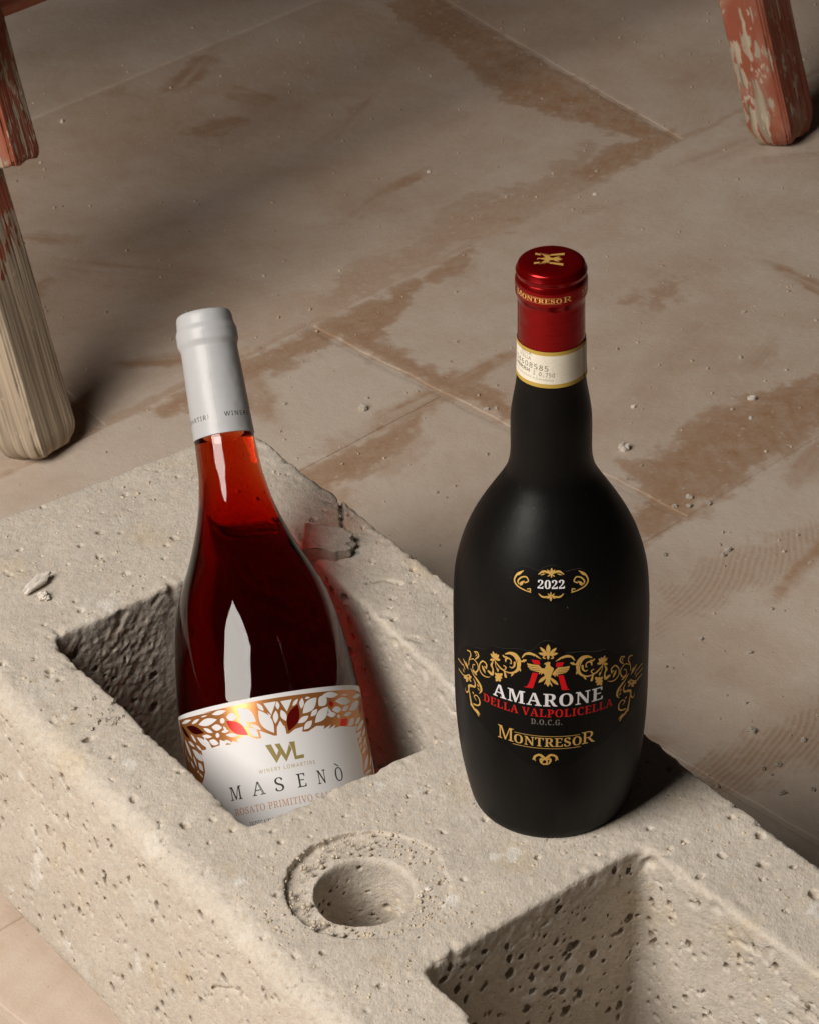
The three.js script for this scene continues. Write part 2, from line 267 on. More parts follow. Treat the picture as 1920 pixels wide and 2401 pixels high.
// sample planes: fine where the photograph looks, coarse beyond
function axisOf(segs) { const o = []; let x = segs[0][0]; for (const [, to, st] of segs) { while (x < to - 1e-9) { o.push(x); x += st; } x = to; } o.push(x); return Float64Array.from(o); }
const XS = axisOf([[-.194, .012, .0009], [.012, .074, .0010]]), YS = axisOf([[-.1525, -.075, .0011], [-.075, .006, .0009]]), ZS = axisOf([[-.386, -.05, .0010], [-.05, .155, .0009], [.155, .353, .004]]);
const pitGrid = new Map(); const PC = .012;
PITS.forEach((p, k) => { const R = Math.max(p[3], p[4], p[5]) + .002; for (let i = Math.floor((p[0] - R) / PC); i <= Math.floor((p[0] + R) / PC); i++) for (let j = Math.floor((p[1] - R) / PC); j <= Math.floor((p[1] + R) / PC); j++) for (let l = Math.floor((p[2] - R) / PC); l <= Math.floor((p[2] + R) / PC); l++) { const id = (i + 64) * 65536 + (j + 64) * 256 + l + 64; if (!pitGrid.has(id)) pitGrid.set(id, []); pitGrid.get(id).push(k); } });
function fullSDF(a, y, b, d0) {
  let d = d0;
  const inH1 = b > -.275 && b < -.245 && y < -.004 && a > -.14 && a < -.02 ? sstep(-.004, -.016, y) * sstep(-.045, -.085, a) : 0;     // the chiselled far wall of the first hollow
  const top = sstep(-.010, -.002, y);
  let n = .0007 * fbm(a * 45, y * 45, b * 45, 2) + .00027 * fbm(a * 300, y * 300, b * 300, 3);
  if (inH1 > 0) n += inH1 * (.0015 * fbm(a * 190, y * 150, b * 80, 3) + .0009 * n3(a * 460, y * 360, b * 200));
  if (top < 1) n += (1 - top) * .0004 * fbm(a * 330, y * 330, b * 330, 2);
  n += .0013 * n3(a * 26, y * 26, b * 26);
  const bev = sstep(-.150, -.166, a) * sstep(-.035, -.012, y); if (bev > 0) n += bev * (.0010 * fbm(a * 130, y * 130, b * 130, 3) + .0009 * Math.max(0, n3(a * 210, y * 210, b * 210) - .2));
  d += n;
  // chips along the rims of the hollows
  if (y > -.016) { const h = Math.min(Math.abs(hollow(HOL1, a, b)), Math.abs(hollow(HOL2, a, b)), Math.abs(a - .0655)); if (h < .012) d += (1 - h / .012) * (clamp(n3(a * 110 + 9, y * 110, b * 110) - .22, 0, 1) * .0052 + .0007 * n3(a * 190, y * 190, b * 190)); }
  const id = (Math.floor(a / PC) + 64) * 65536 + (Math.floor(y / PC) + 64) * 256 + Math.floor(b / PC) + 64, L = pitGrid.get(id);
  if (L) {
    const wx = .0008 * n3(a * 420, y * 420, b * 420) + .0005 * n3(a * 1000, y * 1000, b * 1000), wy = .0008 * n3(a * 420 + 40, y * 420, b * 420) + .0004 * n3(a * 1000 + 9, y * 1000, b * 1000);
    for (const k of L) { const p = PITS[k], x = (a - p[0] + wx) / p[3], yy = (y - p[1] + wy) / p[4], z = (b - p[2] - wx) / p[5], q = Math.sqrt(x * x + yy * yy + z * z); if (q < 2) d = Math.max(d, (1 - q) * Math.min(p[3], p[4], p[5])); }
  }
  let cwx = null, cwy = 0;
  for (const [P, w, dep, bb] of cracks) {
    if (a < bb[0] || a > bb[1] || b < bb[2] || b > bb[3] || y < bb[4]) continue;
    if (cwx === null) { cwx = .0012 * n3(a * 400, y * 400, b * 400); cwy = .0012 * n3(a * 400 + 7, y * 400, b * 400); }
    for (let i = 1; i < P.length; i++) {
      const A = P[i - 1], B = P[i], ex = B[0] - A[0], ey = B[2] - A[2], ez = B[1] - A[1]; const qx = a - A[0] + cwx, qy = y - A[2] + cwy, qz = b - A[1];
      const t = clamp((qx * ex + qy * ey + qz * ez) / (ex * ex + ey * ey + ez * ez), 0, 1), dist = Math.hypot(qx - ex * t, (qy - ey * t) * (A[0] < -.17 ? 1 : .25), qz - ez * t); if (dist < .02) d = Math.max(d, w * 1.2 - dist);
    }
  }
  return d;
}
function meshBlock() {
  const B = 14, N = [XS.length - 1, YS.length - 1, ZS.length - 1], NB = N.map((n) => Math.ceil(n / B)), blocks = new Array(NB[0] * NB[1] * NB[2]).fill(null), M1 = B + 1;
  const bi = (x, y, z) => (x * NB[1] + y) * NB[2] + z, pos = [];
  const X = (i) => XS[Math.min(i, N[0])], Y = (i) => YS[Math.min(i, N[1])], Z = (i) => ZS[Math.min(i, N[2])];
  for (let bx = 0; bx < NB[0]; bx++) for (let by = 0; by < NB[1]; by++) for (let bz = 0; bz < NB[2]; bz++) {
    const x0 = bx * B, y0 = by * B, z0 = bz * B, cx = (X(x0) + X(x0 + B)) / 2, cy = (Y(y0) + Y(y0 + B)) / 2, cz = (Z(z0) + Z(z0 + B)) / 2;
    const half = Math.hypot(X(x0 + B) - X(x0), Y(y0 + B) - Y(y0), Z(z0 + B) - Z(z0)) / 2;
    if (Math.abs(baseSDF(cx, cy, cz)) > half + .0065) continue;
    const s = new Float32Array(M1 * M1 * M1); let q = 0, neg = 0;
    for (let i = 0; i < M1; i++) for (let j = 0; j < M1; j++) for (let k = 0; k < M1; k++) { const a = X(x0 + i), y = Y(y0 + j), b = Z(z0 + k); let d = baseSDF(a, y, b); if (d < .0036 && d > -.0066) d = fullSDF(a, y, b, d); s[q++] = d; if (d < 0) neg++; }
    blocks[bi(bx, by, bz)] = { s, v: null, any: neg > 0 && neg < q };
  }
  const at = (s, i, j, k) => s[(i * M1 + j) * M1 + k];
  for (let bx = 0; bx < NB[0]; bx++) for (let by = 0; by < NB[1]; by++) for (let bz = 0; bz < NB[2]; bz++) {
    const blkk = blocks[bi(bx, by, bz)]; if (!blkk || !blkk.any) continue;
    const { s } = blkk, v = blkk.v = new Int32Array(B * B * B).fill(-1), x0 = bx * B, y0 = by * B, z0 = bz * B;
    for (let i = 0; i < B; i++) for (let j = 0; j < B; j++) for (let k = 0; k < B; k++) {
      if (x0 + i >= N[0] || y0 + j >= N[1] || z0 + k >= N[2]) continue;
      const c = [at(s, i, j, k), at(s, i + 1, j, k), at(s, i, j + 1, k), at(s, i + 1, j + 1, k), at(s, i, j, k + 1), at(s, i + 1, j, k + 1), at(s, i, j + 1, k + 1), at(s, i + 1, j + 1, k + 1)];
      let m = 0; for (let e = 0; e < 8; e++) if (c[e] < 0) m++; if (m === 0 || m === 8) continue;
      let px = 0, py = 0, pz = 0, n = 0;
      for (let e = 0; e < 8; e++) for (let ax = 1; ax < 8; ax <<= 1) { if (e & ax) continue; const f = e | ax; if ((c[e] < 0) === (c[f] < 0)) continue; const t = c[e] / (c[e] - c[f]); px += (e & 1) + (ax === 1 ? t : 0); py += ((e >> 1) & 1) + (ax === 2 ? t : 0); pz += ((e >> 2) & 1) + (ax === 4 ? t : 0); n++; }
      px /= n; py /= n; pz /= n;
      v[(i * B + j) * B + k] = pos.length / 3; pos.push(lerp(X(x0 + i), X(x0 + i + 1), px), lerp(Y(y0 + j), Y(y0 + j + 1), py), lerp(Z(z0 + k), Z(z0 + k + 1), pz));
    }
  }
  const vert = (x, y, z) => { if (x < 0 || y < 0 || z < 0) return -1; const b = blocks[bi(Math.floor(x / B), Math.floor(y / B), Math.floor(z / B))]; return b && b.v ? b.v[((x % B) * B + y % B) * B + z % B] : -1; };
  const idx = [];
  const quad = (a, b, c, d, flip) => { if (a < 0 || b < 0 || c < 0 || d < 0) return; if (flip) idx.push(a, c, b, a, d, c); else idx.push(a, b, c, a, c, d); };
  for (let bx = 0; bx < NB[0]; bx++) for (let by = 0; by < NB[1]; by++) for (let bz = 0; bz < NB[2]; bz++) {
    const blkk = blocks[bi(bx, by, bz)]; if (!blkk || !blkk.any) continue; const { s } = blkk;
    for (let i = 0; i < B; i++) for (let j = 0; j < B; j++) for (let k = 0; k < B; k++) {
      const c = at(s, i, j, k) < 0, x = bx * B + i, y = by * B + j, z = bz * B + k;
      if (c !== (at(s, i + 1, j, k) < 0)) quad(vert(x, y - 1, z - 1), vert(x, y, z - 1), vert(x, y, z), vert(x, y - 1, z), !c);
      if (c !== (at(s, i, j + 1, k) < 0)) quad(vert(x - 1, y, z - 1), vert(x - 1, y, z), vert(x, y, z), vert(x, y, z - 1), !c);
      if (c !== (at(s, i, j, k + 1) < 0)) quad(vert(x - 1, y - 1, z), vert(x, y - 1, z), vert(x, y, z), vert(x - 1, y, z), !c);
    }
  }
  const n = pos.length / 3, P = new Float32Array(n * 3), U = new Float32Array(n * 2), C = new Float32Array(n * 3);
  for (let i = 0; i < n; i++) {
    const a = pos[3 * i], y = pos[3 * i + 1], b = pos[3 * i + 2], w = blk(a, y, b); P[3 * i] = w.x; P[3 * i + 1] = w.y; P[3 * i + 2] = w.z;
    U[2 * i] = (a + b * .5 + y * .5) / .17; U[2 * i + 1] = (b - y) * .87 / .17;      // seen along (-1, 1, 1), so that no visible face is edge-on
    const m = fbm(a * 14, y * 14, b * 14, 3), f = n3(a * 150, y * 150, b * 150), g = n3(a * 480, y * 480, b * 480), och = sstep(.12, .38, fbm(a * 22 + 5, y * 22, b * 22, 3)), pale = sstep(.16, .36, fbm(a * 36 - 7, y * 36, b * 36 + 4, 3)), tan2 = sstep(.30, .5, n3(a * 260 + 3, y * 260, b * 260));
    let r = .575, gg = .512, bb = .437; const v = 1 + .12 * m + .05 * f + .06 * g;
    r = lerp(r, .57, och * .6); gg = lerp(gg, .475, och * .6); bb = lerp(bb, .340, och * .6);
    r = lerp(r, .68, pale * .5); gg = lerp(gg, .635, pale * .5); bb = lerp(bb, .565, pale * .5);
    r *= 1 - .06 * tan2; gg *= 1 - .10 * tan2; bb *= 1 - .16 * tan2;
    const chalk = sstep(.30, .36, fbm(a * 30 + 11, y * 30, b * 30, 4)) * .6; r = lerp(r, .76, chalk); gg = lerp(gg, .73, chalk); bb = lerp(bb, .68, chalk);
    C[3 * i] = r * v; C[3 * i + 1] = gg * v; C[3 * i + 2] = bb * v;
  }
  const geo = new THREE.BufferGeometry(); geo.setAttribute('position', new THREE.BufferAttribute(P, 3)); geo.setAttribute('uv', new THREE.BufferAttribute(U, 2)); geo.setAttribute('color', new THREE.BufferAttribute(C, 3)); geo.setIndex(new THREE.BufferAttribute(Uint32Array.from(idx), 1)); geo.computeVertexNormals();
  return geo;
}
const grainColor = dtex(1024, (i, j) => {            // sand grains and pores of the stone, repeats
  const x = i / 1024, y = j / 1024, a = pn(x * 170, y * 170, 170, 5), b = pn(x * 330, y * 330, 330, 6), c = pn(x * 60, y * 60, 60, 7), d = pn(x * 110, y * 110, 110, 8);
  const v = .93 + .10 * (a - .5) + .09 * (b - .5) + .11 * (c - .5), pink = sstep(.80, .90, d) * .5, dark = sstep(.86, .95, pn(x * 210, y * 210, 210, 9)) * .28, white = sstep(.86, .93, pn(x * 140, y * 140, 140, 10)) * .16, k = v * (1 - dark) * (1 + white);
  return [toS(k), toS(k * (1 - .10 * pink)), toS(k * (1 - .20 * pink))];
}, true);
const stoneMat = std({ color: 0xffffff, vertexColors: true, map: grainColor, roughness: .95, bumpMap: grainBump, bumpScale: .00062 });
tag(mesh('stone_block', meshBlock(), stoneMat), 'pale pitted limestone block with two square hollows and a round hole', 'stone block');

// ---------------------------------------------------------------- the black bottle that stands on the block
const BP = [[0, .0345], [.0006, .0361], [.002, .0374], [.005, .0387], [.010, .0399], [.018, .0415], [.030, .0435], [.045, .0450], [.060, .04575], [.080, .0459], [.100, .0459], [.120, .0456], [.135, .0444], [.150, .0406], [.160, .03637], [.168, .0320], [.175, .0277], [.182, .0233], [.188, .02030], [.194, .01885], [.199, .01842], [.205, .0184], [.212, .01840], [.218, .01815], [.225, .0172], [.230, .01635], [.235, .01565], [.240, .0153], [.247, .0150], [.258, .0147]];
const black = group('wine_bottle', [0, H - .0012, 0]);
tag(black, 'matt black bottle with red metallic capsule standing on the stone block', 'wine bottle');
const PHI = -.0565;                                   // the side of it that faces the camera
const bottleProf = [[.0012, 0], [.0008, .02], [0, .032], ...smoothProfile(BP, 160)];
const smudge = dtex(512, (i, j) => { const x = i / 512, y = j / 512, m = .5 * pn(x * 5, y * 7, 35, 11) + .3 * pn(x * 16, y * 22, 352, 12) + .2 * pn(x * 90, y * 20, 90, 13), sc = sstep(.90, .96, pn(x * 14, y * 160, 1120, 14)) * .10; return [0, clamp(.82 + .20 * (m - .5) * 2 - sc, 0, 1), 0]; });
const lint = canvas(1536, 1536, (c, w, h) => { c.fillStyle = '#fff'; c.fillRect(0, 0, w, h); c.fillStyle = '#0b0a09'; c.fillRect(0, 0, w, h); for (let i = 0; i < 260; i++) { const g = Math.floor(rr(30, 110)); c.fillStyle = `rgb(${g},${g - 4},${g - 10})`; const x = rnd() * w, y = rnd() * h, r = rr(.5, 1.5); c.beginPath(); c.ellipse(x, y, r, r * rr(.6, 1.6), rnd() * 3, 0, 7); c.fill(); } });
const crease = (n, s) => dtex(512, (i, j) => { const x = i / 512, y = j / 512; let v = .55 * pn(x * 9, y * 7, 63, s) + .25 * pn(x * 26, y * 18, 234, s + 1) + .2 * pn(x * 4, y * 40, 40, s + 2); for (let k = 0; k < n; k++) { const cx = LAT[s * 31 + k * 7], cy = LAT[s * 31 + k * 7 + 1], a = LAT[s * 31 + k * 7 + 2] * 3, d = Math.abs((x - cx) * Math.cos(a) + (y - cy) * Math.sin(a)), e = Math.hypot(x - cx, y - cy); v -= .35 * sstep(.006, 0, d) * sstep(.10, .02, e); } return [v, v, v]; });
const blackMat = phy({ map: ctex(lint), roughnessMap: smudge,  color: 0xffffff, roughness: .54, bumpMap: (() => { const t = grainBump.clone(); t.repeat.set(5, 4); t.needsUpdate = true; return t; })(), bumpScale: .00004, specularIntensity: .31 });
mesh('bottle_body', revolve(bottleProf, 160), blackMat, black);
// unrolls the front of the bottle: a point of the print -> [along the girth, up], metres
function unroll(px, py) { const u = (px - 1292.5) / 227.3, t = Math.asin(clamp(u, -.999, .999)); return [t * .0456, .1242 - (py - 1497) * .0002523 - .0324 * (1 - Math.cos(t)) ]; }
const gold = '#d6ad62', red = '#c3131b';
const MMP = 13;                                       // canvas pixels per millimetre
function penFor(ctx, s0, h1) { return (s, h) => [(s - s0) * 1000 * MMP, (h1 - h) * 1000 * MMP]; }
function spline(pts, n = 14) { const c = new THREE.CatmullRomCurve3(pts.map((p) => V(p[0], p[1], 0)), false, 'centripetal'); return c.getPoints(n * (pts.length - 1)).map((p) => [p.x, p.y]); }
function stroke(ctx, pts, ws) {                       // a curl: a line through pts with changing width
  const q = spline(pts), n = q.length - 1;
  for (let i = 0; i <= n; i++) { const f = i / n * (ws.length - 1), k = Math.min(Math.floor(f), ws.length - 2), w = lerp(ws[k], ws[k + 1], f - k) / 2; ctx.beginPath(); ctx.arc(q[i][0], q[i][1], Math.max(.4, w), 0, 7); ctx.fill(); if (i) { ctx.lineWidth = Math.max(.8, 2 * w); ctx.beginPath(); ctx.moveTo(...q[i - 1]); ctx.lineTo(...q[i]); ctx.stroke(); } }
}
function leaf(ctx, a, b, w, bulge = .5) {             // a pointed leaf between two tips
  const dx = b[0] - a[0], dy = b[1] - a[1], l = Math.hypot(dx, dy) || 1, nx = -dy / l * w * .68, ny = dx / l * w * .68, c = [lerp(a[0], b[0], bulge), lerp(a[1], b[1], bulge)], e = .22;
  ctx.beginPath(); ctx.moveTo(...a); ctx.bezierCurveTo(lerp(a[0], c[0], 1 - e) + nx, lerp(a[1], c[1], 1 - e) + ny, lerp(b[0], c[0], 1 - e) + nx, lerp(b[1], c[1], 1 - e) + ny, b[0], b[1]); ctx.bezierCurveTo(lerp(b[0], c[0], 1 - e) - nx, lerp(b[1], c[1], 1 - e) - ny, lerp(a[0], c[0], 1 - e) - nx, lerp(a[1], c[1], 1 - e) - ny, a[0], a[1]); ctx.fill();
}
function poly(ctx, P) { ctx.beginPath(); P.forEach((p, i) => i ? ctx.lineTo(...p) : ctx.moveTo(...p)); ctx.closePath(); ctx.fill(); }
function fitText(ctx, text, x0, x1, yBase, capH, font, fill, spread = 0) {   // text from x0 to x1 with capitals capH high
  ctx.save(); ctx.font = font.startsWith('bold ') ? `bold 100px ${font.slice(5)}` : `100px ${font}`; ctx.textAlign = 'left'; ctx.textBaseline = 'alphabetic'; ctx.fillStyle = fill; const k = capH / 71.4; let W = 0; const adv = [...text].map((c) => { const w = ctx.measureText(c).width + spread; W += w; return w; }); W -= spread;
  ctx.translate(x0, yBase); ctx.scale((x1 - x0) / W, k); let x = 0; [...text].forEach((c, i) => { ctx.fillText(c, x, 0); x += adv[i]; }); ctx.restore();
}
// --- front label
const FL = { s0: -.0505, s1: .0475, h0: .0515, h1: .1245 };
const SC = unroll(1286.3, 1510)[0];                   // the label's own axis
const fe = (z) => unroll(1070 + z[0] / 7.183, 1480 + z[1] / 7.183);
const f4 = (z) => unroll(1040 + z[0] / 3.0805, 1280 + z[1] / 3.0805);
const labelCanvas = (FLr, draw) => canvas(Math.round((FLr.s1 - FLr.s0) * 1000 * MMP), Math.round((FLr.h1 - FLr.h0) * 1000 * MMP), draw);
const frontCanvas = labelCanvas(FL, (c, w, h) => {
  c.fillStyle = '#0b0a09'; c.fillRect(0, 0, w, h);
  const P = penFor(c, FL.s0, FL.h1), e = (x, y) => P(...fe([x, y])), m = (x, y) => P(...f4([x, y])), k = .62 * MMP / 10;   // k: canvas px per px of the wide view
  const K = .0456 / 227.3 / 7.183 * 1000 * MMP;        // canvas px per drawing px
  const S = (pts, ws) => stroke(c, pts.map((p) => e(...p)), ws.map((x) => x * K * 1.08)), L = (a, b, x, g) => leaf(c, e(...a), e(...b), x * K * 1.1, g);
  const axis = P(SC, 0)[0];
  for (const side of [1, -1]) {
    c.save(); if (side < 0) { c.translate(2 * axis, 14); c.scale(-1, 1); } c.fillStyle = c.strokeStyle = gold; c.lineCap = 'round';
    // leaf beside the palmette
    S([[1130, 390], [1180, 338], [1250, 325], [1340, 355], [1436, 412]], [10, 34, 46, 40, 6]);
    c.fillStyle = '#0b0a09'; for (let i = 0; i < 4; i++) L([1170 + i * 50, 372 + i * 6], [1205 + i * 50, 338 + i * 6], 12); c.fillStyle = gold;
    // dolphin-headed scroll
    S([[860, 335], [930, 322], [1010, 350], [1062, 420], [1078, 500], [1060, 580], [1000, 628], [920, 636], [850, 610], [780, 556], [720, 490], [690, 450]], [16, 44, 78, 84, 60, 46, 34, 24, 18, 14, 12, 10]);
    S([[862, 455], [868, 415], [905, 402], [945, 430], [950, 490], [930, 480]], [18, 30, 26, 20, 14, 8]); S([[1010, 470], [1000, 530], [960, 556], [930, 540]], [34, 26, 20, 16]);
    S([[822, 358], [840, 380], [880, 382]], [22, 30, 18]); L([1085, 540], [1104, 618], 30); L([1000, 628], [944, 696], 26); S([[1090, 440], [1130, 450], [1185, 432]], [20, 26, 34]); L([1150, 410], [1165, 470], 26);
    c.fillStyle = '#0b0a09'; c.strokeStyle = '#0b0a09'; S([[938, 372], [945, 405], [985, 410]], [5, 9, 4]); S([[1048, 420], [1060, 470]], [4, 6]); c.fillStyle = c.strokeStyle = gold;
    // crown flower, stems, vine leaf
    for (const [x, y] of [[655, 293], [712, 325], [752, 345], [778, 428], [606, 440], [615, 330]]) L([692, 425], [x, y], 46, .6);
    S([[690, 440], [700, 530], [735, 625]], [16, 10, 9]); S([[700, 470], [770, 565], [835, 610], [862, 700]], [10, 14, 20, 42]); S([[832, 522], [866, 548], [850, 585], [815, 590]], [18, 22, 14, 8]);
    for (const [x, y, ww] of [[682, 640, 44], [808, 648, 44], [806, 726, 40], [765, 786, 50], [700, 782, 46], [684, 716, 40], [742, 640, 40]]) L([745, 705], [x, y], ww + 4, .62); c.beginPath(); c.arc(...e(745, 702), 30 * K, 0, 7); c.fill(); L([725, 560], [738, 625], 34);
    S([[655, 462], [630, 520], [655, 590], [636, 668], [575, 622]], [12, 40, 22, 46, 26]); L([640, 660], [560, 600], 36);
    S([[542, 575], [546, 505], [492, 458], [436, 505], [432, 595], [482, 680], [560, 715], [610, 706]], [26, 24, 26, 22, 20, 26, 16, 4]); L([470, 520], [528, 660], 46); L([500, 540], [540, 560], 24);
    // side ornament
    S([[225, 290], [272, 312], [284, 372], [258, 428], [246, 530]], [18, 26, 24, 18, 16]); S([[348, 312], [398, 318], [414, 376], [362, 430]], [22, 22, 30, 16]); S([[262, 440], [330, 430], [392, 500], [408, 580], [362, 640], [318, 596], [322, 520], [352, 520]], [12, 18, 22, 22, 24, 18, 14, 14]); S([[362, 330], [382, 352], [366, 380]], [10, 16, 8]);
    L([148, 420], [245, 610], 46); L([200, 470], [235, 590], 34); S([[178, 600], [154, 530], [108, 566], [114, 650], [158, 706], [256, 690]], [22, 18, 18, 22, 26, 20]); L([140, 590], [172, 660], 26);
    for (const [x, y, ww] of [[150, 740, 50], [195, 806, 50], [288, 808, 40], [292, 716, 50]]) L([240, 740], [x, y], ww, .55); L([300, 610], [370, 660], 40); L([330, 640], [392, 690], 40);
    S([[282, 590], [330, 690], [382, 762], [440, 860], [455, 940], [420, 990]], [16, 22, 44, 52, 36, 8]); L([380, 830], [420, 890], 26); L([390, 890], [430, 950], 26);
    S([[322, 750], [350, 810], [344, 880], [282, 868], [240, 880], [238, 950], [196, 978], [176, 905]], [12, 26, 30, 44, 44, 30, 20, 8]);
    S([[250, 965], [262, 1060], [278, 1150], [320, 1240], [372, 1300], [402, 1364]], [18, 36, 44, 50, 44, 22]); L([300, 960], [330, 1010], 30); L([260, 1160], [300, 1220], 44); L([350, 1240], [430, 1350], 40); S([[352, 1084], [330, 1044], [372, 1024], [418, 1086], [424, 1166], [384, 1190], [322, 1170]], [14, 16, 18, 24, 26, 24, 30]); S([[352, 1084], [366, 1110]], [12, 8]);
    // eagle wing and tail half, red bar
    c.fillStyle = c.strokeStyle = red; if (side > 0) { poly(c, [e(1280, 420), e(1408, 432), e(1424, 500), e(1316, 490)]); poly(c, [e(1298, 628), e(1388, 636), e(1304, 884), e(1152, 862), e(1206, 846), e(1244, 790)]); } else { poly(c, [e(1300, 420), e(1424, 432), e(1436, 500), e(1330, 490)]); poly(c, [e(1310, 628), e(1396, 636), e(1336, 872), e(1208, 864), e(1240, 846), e(1262, 790)]); }
    c.strokeStyle = '#0b0a09'; c.lineWidth = 10 * K; c.fillStyle = gold; const wing = [e(1210, 478), e(1300, 498), e(1400, 506), e(1450, 560), e(1490, 610), e(1480, 640), e(1380, 618), e(1270, 590), e(1225, 540)]; poly(c, wing);
    c.strokeStyle = '#0b0a09'; for (const t of [[[1205, 512], [1300, 530], [1400, 540]], [[1215, 545], [1310, 562], [1410, 568]], [[1245, 580], [1330, 590], [1424, 592]]]) { c.fillStyle = '#0b0a09'; S(t, [5, 8, 3]); } c.fillStyle = c.strokeStyle = gold;
    S([[1404, 648], [1428, 620], [1440, 590]], [10, 20, 16]); S([[1440, 658], [1458, 625], [1466, 600]], [10, 20, 16]); L([1545, 660], [1392, 792], 52, .65); L([1540, 730], [1486, 826], 22); 
    c.restore();
  }
  c.fillStyle = c.strokeStyle = gold; c.lineCap = 'round';
  poly(c, spline([[1545, 858], [1512, 800], [1508, 720], [1480, 640], [1452, 560], [1492, 560], [1512, 500], [1484, 492], [1516, 466], [1578, 458], [1586, 520], [1640, 560], [1614, 640], [1588, 720], [1582, 800], [1545, 858]].map((p) => e(...p)), 6));
  c.fillStyle = '#0b0a09'; c.beginPath(); c.arc(...e(1524, 482), 5 * K, 0, 7); c.fill(); c.fillStyle = gold;
  for (const [x, y, ww] of [[1552, 180, 62], [1416, 222, 48], [1688, 232, 48], [1392, 316, 50], [1712, 318, 50]]) L([1552, 352], [x, y], ww, .62);
  L([1552, 330], [1550, 424], 40); for (const q of [-1, 1]) S([[1552 + q * 20, 350], [1552 + q * 62, 358], [1552 + q * 78, 392], [1552 + q * 50, 402]], [10, 18, 22, 16]);
  // lettering: every line runs level round the bottle, the whole label turned a little
  c.save(); const o = P(SC, .09); c.translate(...o); c.rotate(.012); c.translate(-o[0], -o[1]);
  const T = (t, ax, bx, base, cap, font, fill, sp) => { const p0 = m(ax, 1000)[0], p1 = m(bx, 1000)[0], yb = P(0, f4([752, base])[1])[1], kk = .0000819 * 1000 * MMP; fitText(c, t, p0, p1, yb, cap * kk, font, fill, sp); return [p0, p1, yb, kk]; };
  T('AMARONE', 372, 1142, 1121, 88, 'bold serif', '#d9d6da', 4);
  T('DELLA VALPOLICELLA', 302, 1210, 1197, 55, 'bold serif', '#bf1c1c', 3);
  T('D.O.C.G.', 638, 862, 1253, 38, 'bold serif', '#7c7672', 6);
  T('M', 402, 522, 1408, 92, 'serif', gold); T('ONTRESO', 516, 1002, 1408, 62, 'bold serif', gold, 2); T('R', 992, 1090, 1408, 84, 'serif', gold);
  c.fillStyle = gold; { const [a0] = m(522, 0), [a1] = m(985, 0), y = (v) => P(0, f4([752, v])[1])[1]; c.fillRect(a0, y(1333), a1 - a0, 4); c.fillRect(a0 - 10, y(1420), a1 - a0 + 16, 4); }
  c.restore();
  // small curl under the name
  c.fillStyle = c.strokeStyle = gold; const k4 = K * 2.33, S4 = (pts, ws) => stroke(c, pts.map((p) => m(...p)), ws.map((x) => x * k4));
  for (const q of [-1, 1]) { const X = (x) => 738 + q * x; S4([[X(4), 1492], [X(40), 1468], [X(74), 1478], [X(90), 1504]], [16, 20, 16, 5]); S4([[X(70), 1480], [X(78), 1500], [X(70), 1512]], [8, 10, 4]); S4([[X(6), 1500], [X(34), 1500], [X(30), 1526], [X(8), 1540]], [12, 16, 12, 8]); S4([[X(30), 1470], [X(24), 1486]], [14, 12]); }
  S4([[712, 1520], [726, 1500], [750, 1512], [740, 1536], [716, 1532]], [10, 12, 12, 12, 8]);
});
const goldMask = (src, test) => canvas(src.width, src.height, (c, w, h) => {          // where the print is metallic: g = roughness, b = metalness
  const d = src.getContext('2d').getImageData(0, 0, w, h).data, o = c.createImageData(w, h);
  for (let i = 0; i < d.length; i += 4) { const [ro, me] = test(d[i], d[i + 1], d[i + 2]); o.data[i] = 0; o.data[i + 1] = ro * 255; o.data[i + 2] = me * 255; o.data[i + 3] = 255; }
  c.putImageData(o, 0, 0);
});
const topPts = [[118, 812], [126, 765], [165, 716], [200, 706], [280, 726], [330, 729], [370, 704], [430, 721], [540, 724], [640, 736], [670, 716], [700, 686], [745, 669], [790, 676], [830, 701], [862, 736]].map((p) => f4(p));
const mirrorTop = topPts.map(([s, h]) => [2 * SC - s, h - .0009]).reverse().filter(([s]) => s > topPts[topPts.length - 1][0] + .001);
const botPts = [[118, 830], [128, 920], [170, 1062], [230, 1195], [300, 1275], [370, 1358], [450, 1402], [520, 1462], [560, 1502], [640, 1542], [738, 1556]].map((p) => f4(p));
const mirrorBot = botPts.slice(0, -1).map(([s, h]) => [2 * SC - s, h - .0009]).reverse();
const curveOf = (P) => { const q = spline(P, 8); return (s) => { for (let i = 1; i < q.length; i++) if (q[i][0] >= s) { const a = q[i - 1], b = q[i]; return lerp(a[1], b[1], clamp((s - a[0]) / (b[0] - a[0] || 1), 0, 1)); } return q[q.length - 1][1]; }; };
const bodyProf = smoothProfile(BP, 400);
FL.s0m = topPts[0][0]; FL.s1m = mirrorTop[mirrorTop.length - 1][0];
{
  const tf = curveOf([...topPts, ...mirrorTop]), bf = curveOf([...botPts, ...mirrorBot]);
  const [g, e] = wrap(bodyProf, PHI, .0456, FL.s0m, FL.s1m, tf, (s) => Math.min(bf(s), tf(s) - .0004), 0, 1, 220, 60, .00022, true);
  const p = g.attributes.position, uv = g.attributes.uv;                              // print coordinates: girth and height
  for (let i = 0; i < p.count; i++) { const s = lerp(FL.s0m, FL.s1m, uv.getX(i)), hh = p.getY(i); uv.setXY(i, (s - FL.s0) / (FL.s1 - FL.s0), (hh - FL.h0) / (FL.h1 - FL.h0)); }
  const map = ctex(frontCanvas), orm = ctex(goldMask(frontCanvas, (r, gg, b) => r > 120 && gg > 90 && b < 150 ? [.42, .35] : [.46, 0]), false);
  const l = mesh('front_label', g, phy({ specularIntensity: .22, map, roughnessMap: orm, metalnessMap: orm, metalness: 1, roughness: 1 }), black);
  l.userData.label = 'black shaped label with gold scrolls, an eagle and white and red lettering';
  mesh('label_edge', e, std({ color: 0x3a3733, roughness: .8, side: THREE.DoubleSide }), l);
}
